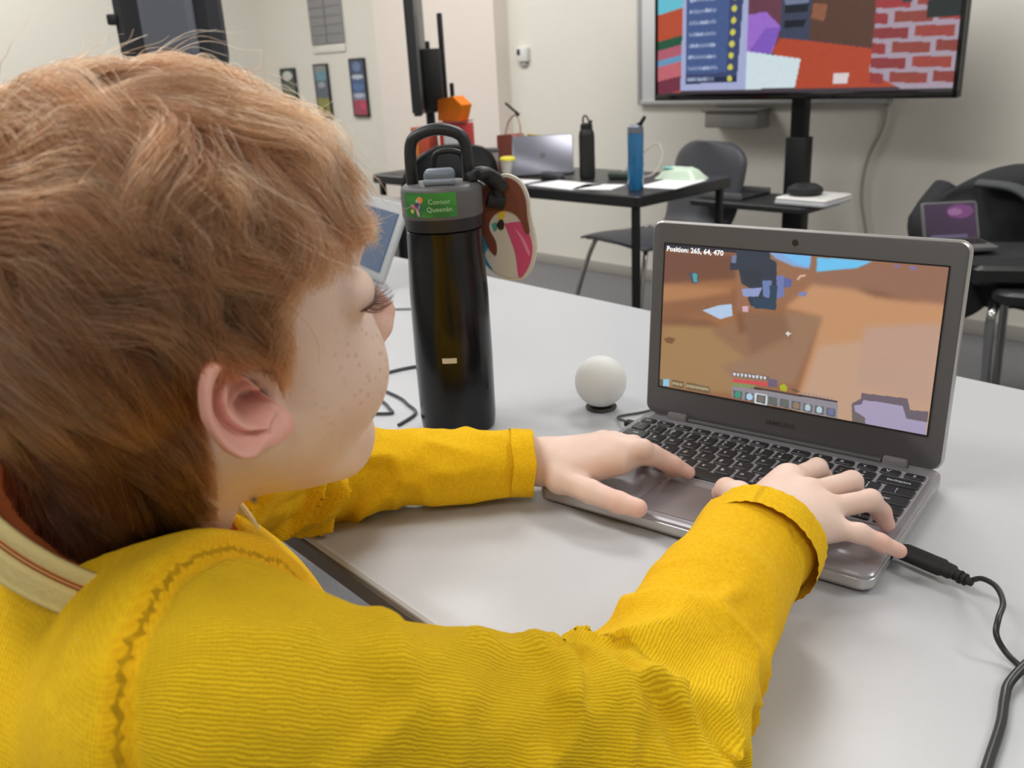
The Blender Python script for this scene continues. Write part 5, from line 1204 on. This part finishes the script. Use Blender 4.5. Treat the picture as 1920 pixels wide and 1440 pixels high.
# trousers, shoes and the seat under the boy (hidden from the photograph's side)
KNR = HIP + rgt * .09 + fwd * .34 + A3(0, 0, -.0); KNL = HIP - rgt * .09 + fwd * .34
def tr_f(p):
    d = cone(p, HIP + rgt * .06, HIP - rgt * .06, .11, .11)
    for K_ in (KNR, KNL):
        sd = rgt if K_ is KNR else -rgt
        d = smin(d, cone(p, HIP + sd * .08, K_, .078, .058), .03); d = smin(d, cone(p, K_, K_ + A3(0, -.02, -.40), .056, .045), .02)
    return np.maximum(d, p[:, 2] - (HIP[2] + .03))
Vt_, Ft_ = nets(*field(tr_f, (-.45, -.95, .02), (.25, -.25, .62), .008))
link('trousers', npmesh('trousers', Vt_, Ft_), mat('navy_cloth', (44, 50, 66), .9, bump=.2, bscale=400), boy, smooth=0)
for K_ in (KNR, KNL):
    a0 = K_ + A3(0, -.02, -.45)
    V_, F_ = nets(*field(lambda p: np.maximum(smin(cone(p, a0 + A3(0, 0, -.0), a0 - fwd * .03 + A3(0, 0, -.015), .042, .038), cone(p, a0 + A3(0, 0, -.02), a0 + fwd * .12 + A3(0, 0, -.03), .038, .03), .03), .002 - p[:, 2]), a0 - .09 - fwd * .03 + A3(0,0,-.0), a0 + .09 + fwd * .16, .006))
    link('shoe', npmesh('shoe', V_, F_), M['rubber'], boy, smooth=0)
seat = thing('stool', 'black padded stool the boy sits on', 'stool', (HIP[0], HIP[1], 0), 0)
obj('seat', MB().lathe([(.16, .37), (.17, .375), (.175, .40), (.17, .412), (.10, .415)], 40), M['black'], seat)
for k in range(4):
    a = k * PI / 2 + .4; obj('leg', MB().tube([(.12 * math.cos(a), .12 * math.sin(a), .37), (.19 * math.cos(a), .19 * math.sin(a), 0)], .011, 10), M['chrome'], seat)
# ------------------------------------------------------------------ hair
def zline(x):
    return np.interp(x, [-.13, -.06, -.040, -.033, -.026, -.021, -.016, -.010, .004, .009, .013, .018, .023, .032, .040, .054, .066, .08, .12], [-.035, -.078, -.085, -.058, -.034, -.012, .010, .018, .008, .001, .000, .004, .020, .044, .056, .066, .072, .078, .078])
tri = Fh[:, [0, 1, 2]]; tri2 = Fh[:, [0, 2, 3]]; T_ = np.concatenate([tri, tri2])
cen = Vh[T_].mean(1); ok = cen[:, 2] > zline(cen[:, 0]) + .002 * vnoise(cen, 150, 3)
T_ = T_[ok]; ar_ = np.linalg.norm(np.cross(Vh[T_[:, 1]] - Vh[T_[:, 0]], Vh[T_[:, 2]] - Vh[T_[:, 0]]), axis=1) / 2
r_ = np.random.default_rng(11)
NH = 52000
ii = r_.choice(len(T_), NH, p=ar_ / ar_.sum()); u1 = np.sqrt(r_.random(NH)); u2 = r_.random(NH)
root = Vh[T_[ii, 0]] * (1-u1)[:, None] + Vh[T_[ii, 1]] * (u1 * (1-u2))[:, None] + Vh[T_[ii, 2]] * (u1 * u2)[:, None]
def unit(a): return a / (np.linalg.norm(a, axis=1)[:, None] + 1e-9)
CW = np.array([-.060, .012, .100])                                   # the crown whorl
def flow(p, n, seed=0):
    D = unit(p - CW); x, y, z = p.T
    top = np.clip((z - .055) / .05, 0, 1)[:, None]
    low = np.clip((.075 - z) / .06, 0, 1)[:, None]
    D = D * (1 - .55 * low) + np.array([.55, 0, 0]) * top * (x > -.05)[:, None] + np.array([.10, 0, -1.0]) * low * .95
    D = D + np.array([0, 0, -.55]) * np.clip((x - .045) / .03, 0, 1)[:, None]
    back = np.clip((-.03 - x) / .04, 0, 1)[:, None] * low; D = D + np.array([.35, 0, -.2]) * back
    nz_ = np.stack([vnoise(p + 1.3, 22, 31 + seed), vnoise(p + 1.3, 22, 32 + seed), vnoise(p + 1.3, 22, 33 + seed)], 1)
    D = D + nz_ * (.25 + .55 * top)
    D = D - n * np.sum(D * n, 1)[:, None]
    return unit(D)
def length(p):
    x, y, z = p.T
    L = np.interp(z, [-.12, -.08, -.03, .02, .06, .10], [.016, .022, .030, .040, .056, .066])
    L = L + .016 * np.clip((x - .03) / .03, 0, 1) * (z > .05)
    L = np.where((x > .004) & (z < .045), np.clip(L, 0, .020 + .35 * np.clip(z + .02, 0, .1)), L)
    return L
NS = 13
def grow(P0, L, lift, sd, curl, phase, ang=0.):
    P_ = P0.copy(); n = grad(HF, P_); out = [P_.copy()]; d0 = flow(P_, n, sd); D = unit(d0 + n * .8 * np.clip(lift / .008, .3, 1.6)[:, None])
    for k in range(1, NS):
        t = k / (NS - 1); n = grad(HF, P_); fl = flow(P_, n, sd); b_ = np.cross(fl, n); ca_ = np.cos(ang)[:, None] if np.ndim(ang) else 1.; sa_ = np.sin(ang)[:, None] if np.ndim(ang) else 0.; fl, b_ = fl * ca_ + b_ * sa_, b_ * ca_ - fl * sa_
        D = unit(D * .45 + fl * .9 + b_ * (curl * np.sin(t * 5.5 + phase))[:, None] * .55 + n * (curl * np.cos(t * 5.5 + phase))[:, None] * .22)
        P_ = P_ + D * (L / (NS - 1))[:, None]
        want = lift * math.sin(min(1., t * 1.6) * PI / 2) * (1 - .45 * t) + .0006
        s_ = sample(HF, P_); P_ = P_ + n * ((want - s_) * np.where(s_ < want * .7, .75, .25))[:, None]
        out.append(P_.copy())
    return np.stack(out, 1)
NG = 1500
gi = r_.choice(NH, NG, replace=False); g0 = root[gi]; zt_ = g0[:, 2]
topw = np.clip((zt_ - .030) / .05, 0, 1)
glift = .0035 + r_.random(NG) * .004 + topw * (.005 + r_.random(NG) * .009); glift = np.where(zt_ < -.05, .0025, glift)
gcurl = (r_.random(NG) * 1.2 - .3) * (.25 + .9 * topw); gph = r_.random(NG) * 6.28 * .35 + vnoise(g0 + 5, 18, 9) * 3
lock = r_.choice(NG, 210, replace=False); glen = length(g0) * (.8 + .35 * r_.random(NG))
llk = ((g0[:, None] - g0[lock][None]) ** 2).sum(2).argmin(1); big = lock[llk]
lv = r_.random(NG); glift = glift * .75 + .006 * np.exp(-(((g0[:, 0] - .02) / .03) ** 2 + ((g0[:, 2] - .10) / .02) ** 2)) + topw * (.009 * lv[big] - .003); gcurl = np.where(topw > .2, gcurl * .35 + 2.9 * topw * (lv[big] ** 1.2) * np.sign(r_.random(NG)[big] - .25), gcurl); gph = gph * .3 + gph[big] * .7
glen = glen * (1 + .25 * topw * lv[big])
glift = glift * (1 - .6 * np.clip((g0[:, 0] - .03) / .03, 0, 1)); gang = topw * (r_.random(NG)[big] - .5) * 1.5 + (1 - topw) * (r_.random(NG)[big] - .5) * .5
G = grow(g0, glen, glift, 0, gcurl, gph, gang)
tg = np.linspace(0, 1, NS)[None, :, None]; G = G + (G[big] + (g0 - g0[big])[:, None] * (1 - .55 * tg) - G) * (.62 * tg ** .8)
near_ = np.empty(NH, int)
for i in range(0, NH, 4000):
    dd = ((root[i:i+4000, None] - g0[None]) ** 2).sum(2) * (1 + .5 * r_.random((min(4000, NH - i), NG)).astype(np.float32)); near_[i:i+4000] = dd.argmin(1)
own = grow(root, length(root) * (1 + .25 * topw[near_] * lv[big][near_]) * (.75 + .4 * r_.random(NH)), glift[near_] * (.6 + .6 * r_.random(NH)), 0, gcurl[near_] * .8, gph[near_] + r_.normal(0, .4, NH), gang[near_])
t_ = np.linspace(0, 1, NS)[None, :, None]
cl = (.90 * t_ ** .6) * (.35 + .65 * r_.random((NH, 1, 1))); off = (root - g0[near_])[:, None] * (1 - .65 * t_)
HP = own * (1 - cl) + (G[near_] + off) * cl
HP += (r_.normal(0, 1, (NH, 1, 3)) * .0012 * t_ ** 1.3) + .0006 * np.sin(t_ * 9 + r_.random((NH, 1, 1)) * 6.28) * r_.normal(0, 1, (NH, 1, 3)) * t_
# trim: fringe above the brow, clear temple, short sideburn
def ztrim(x): return np.interp(x, [-.12, -.085, -.05, -.03, -.020, -.014, .010, .013, .018, .024, .028, .040, .048, .056, .066, .09, .13], [-.040, -.066, -.095, -.2, -.02, .008, .010, -.012, .006, .034, .041, .037, .040, .034, .036, .036, .036])
fl = HP.reshape(-1, 3); jag = .006 * vnoise(np.repeat(g0[near_], NS, 0) + 3, 160, 77)
badp = (fl[:, 2] < ztrim(fl[:, 0]) + jag).reshape(NH, NS); badp[:, 0] = False; first = np.where(badp.any(1), badp.argmax(1), NS) 
keep = np.clip((first - .5) / (NS - 1), .12, 1.0); tt_ = np.linspace(0, 1, NS)[None] * keep[:, None] * (NS - 1); i0 = np.clip(tt_.astype(int), 0, NS - 2); fr = (tt_ - i0)[..., None]; rw = np.arange(NH)[:, None]
HP = HP[rw, i0] * (1 - fr) + HP[rw, i0 + 1] * fr
# flyaways
fa = (r_.random(NH) < .014) & (root[:, 2] > .06); HP[fa] += (grad(HF, root[fa])[:, None] * .012 + r_.normal(0, .007, (fa.sum(), 1, 3))) * (t_ ** 1.5)
# keep clear of the skull
fl = HP.reshape(-1, 3); s_ = sample(HF, fl); bad = s_ < .0004; fl[bad] += grad(HF, fl[bad]) * (.0008 - s_[bad])[:, None]; HP = fl.reshape(NH, NS, 3)
# keep clear of the ears
earc = np.array([-.004, -.072, .0]); 
for sy in (-1, 1):
    q_ = (HP - np.array([-.006, sy * .070, 0])) / np.array([.0195, .018, .034]); rr_ = np.linalg.norm(q_, axis=2); ins = (rr_ < 1)
    push = np.where(ins, (1 - rr_) * .6, 0)[..., None] * q_ * np.array([.0195, .004, .034]); HP = HP + push
def curves(name, P3, r0, r1, m, parent):
    n, k, _ = P3.shape; hc = bpy.data.hair_curves.new(name); hc.add_curves([k] * n); hc.position_data.foreach_set('vector', P3.reshape(-1).astype(np.float32))
    ra = hc.attributes.get('radius') or hc.attributes.new('radius', 'FLOAT', 'POINT'); ra.data.foreach_set('value', np.tile(np.linspace(r0, r1, k), n).astype(np.float32))
    o = bpy.data.objects.new(name, hc); COL.objects.link(o); hc.materials.append(m); o.parent = parent; return o
hm = bpy.data.materials.new('ginger_hair'); hm.use_nodes = True; nt = hm.node_tree; nt.nodes.clear(); N = nt.nodes.new; Lk = nt.links.new
ou = N('ShaderNodeOutputMaterial'); hb = N('ShaderNodeBsdfHairPrincipled'); hi = N('ShaderNodeHairInfo')
hb.parametrization = 'COLOR'
rp = N('ShaderNodeValToRGB'); rp.color_ramp.elements[0].color = (*lin((84, 42, 24)), 1); rp.color_ramp.elements[1].color = (*lin((196, 142, 100)), 1)
e_ = rp.color_ramp.elements.new(.5); e_.color = (*lin((130, 72, 40)), 1)
ta2 = N('ShaderNodeAttribute'); ta2.attribute_name = 'tone_shade'
it = N('ShaderNodeMapRange'); it.inputs[3].default_value = .62; it.inputs[4].default_value = 1.25; Lk(hi.outputs['Intercept'], it.inputs[0])  # darker roots: blocked light put into the strand colour
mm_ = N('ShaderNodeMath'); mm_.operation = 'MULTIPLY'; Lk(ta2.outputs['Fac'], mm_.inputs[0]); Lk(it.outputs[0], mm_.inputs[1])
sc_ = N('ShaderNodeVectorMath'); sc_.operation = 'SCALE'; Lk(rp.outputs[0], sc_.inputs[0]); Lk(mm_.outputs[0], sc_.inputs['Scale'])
Lk(hi.outputs['Random'], rp.inputs[0]); Lk(sc_.outputs[0], hb.inputs['Color']); hb.inputs['Roughness'].default_value = .32; hb.inputs['Radial Roughness'].default_value = .38
Lk(hb.outputs[0], ou.inputs[0])
tone_shade = np.clip(.45 + .55 * np.clip((root[:, 2] + .03) / .09, 0, 1), 0, 1) * (.72 + .5 * lv[big][near_]) * (.85 + .3 * r_.random(NH)); tone_shade *= np.interp(root[:, 2], [-.05, .03], [.30, 1])  # random tone per lock, with shade on the lower hair put into the colour
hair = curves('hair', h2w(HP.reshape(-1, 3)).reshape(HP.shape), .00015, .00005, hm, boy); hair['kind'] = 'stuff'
ta_ = hair.data.attributes.new('tone_shade', 'FLOAT', 'CURVE'); ta_.data.foreach_set('value', tone_shade.astype(np.float32))
# scalp under the hair
on = Vh[:, 2] > zline(Vh[:, 0]) + .003; fm = on[Fh].all(1); nn_ = grad(HF, Vh)
idx = np.unique(Fh[fm]); mp = -np.ones(len(Vh), int); mp[idx] = np.arange(len(idx))
link('scalp', npmesh('scalp', h2w(Vh[idx] + nn_[idx] * .0005), mp[Fh[fm]]), mat('scalp_brown', (120, 68, 40), .9), boy, smooth=0)
# lashes and brow
lm_ = mat('lash_brown', (96, 58, 40), .6); Ls = []; r_ = np.random.default_rng(5)
for sy in (-1, 1):
    for k in range(90):
        a = -1.15 + 2.55 * k / 89 + r_.normal(0, .03); bx, by = .0565 + .0142 * math.cos(a), sy * (.0420 + .0160 * math.sin(a)); bz = .0120 - .001 * math.cos(a)
        d = np.array([math.cos(a * .7), sy * math.sin(a) * .8, -.25]); d /= np.linalg.norm(d); ln = .0080 * (1 + .25 * r_.random())
        Ls.append([np.array([bx, by, bz]) + d * ln * t - np.array([0, 0, 1]) * .0006 * math.sin(t * 3) + np.array([0, 0, .0032]) * t * t for t in np.linspace(0, 1, 7)])
curves('eyelashes', h2w(np.array(Ls).reshape(-1, 3)).reshape(-1, 7, 3), .00013, .00004, lm_, boy)
Bs = []
for sy in (-1, 1):
    for k in range(260):
        t = r_.random(); p0 = np.array([.084 - .016 * t ** 1.5, sy * (.012 + .034 * t), .0325 + .004 * math.sin(t * 2.6) + r_.normal(0, .0014)])
        p0 = p0[None]; p0 = p0 - grad(HF, p0) * sample(HF, p0)[:, None]; p0 = p0[0]; d = np.array([-.25, sy * .9, .25]) + r_.normal(0, .12, 3); n = grad(HF, p0[None])[0]; d = d - n * (d @ n)
        Bs.append([p0 + d * .0055 * s + n * .0006 * math.sin(s * 3) for s in np.linspace(0, 1, 7)])
curves('eyebrows', h2w(np.array(Bs).reshape(-1, 3)).reshape(-1, 7, 3), .00008, .00003, mat('brow_ginger', (170, 112, 72), .6), boy)
# dark slit of the nearly closed eye and the mole
for sy in (-1, 1):
    b = MB(); pts = [h2w((.0565 + .0150 * math.cos(a), sy * (.0420 + .0161 * math.sin(a)), .0118)) for a in np.linspace(-1.05, 1.5, 16)]
    b.tube(pts, [.0002] + [.0006] * 14 + [.0002], 8); obj('lash_line', b, mat('lash_dark', (74, 42, 32), .6), boy, smooth=80)
mp_ = px2w(476, 937, .930); 
b = MB(); bmesh.ops.create_icosphere(b.bm, subdivisions=2, radius=.0008); nloc = w2h(mp_)[None]
for _ in range(1):
    rd = CAMM @ np.array([(476 - 960) / FPX, -(937 - 720) / FPX, -1.]); tt = np.linspace(.2, .6, 1600); pp = w2h(CAMP + tt[:, None] * rd); sd_ = sample(HF, pp); inb = (pp[:, 2] > -.16); k = np.argmax((sd_ < 0) & inb); mp_ = CAMP + tt[k] * rd
b.xform(Matrix.Translation(Vector(mp_))); obj('mole', b, mat('mole_brown', (62, 34, 24), .6), boy)
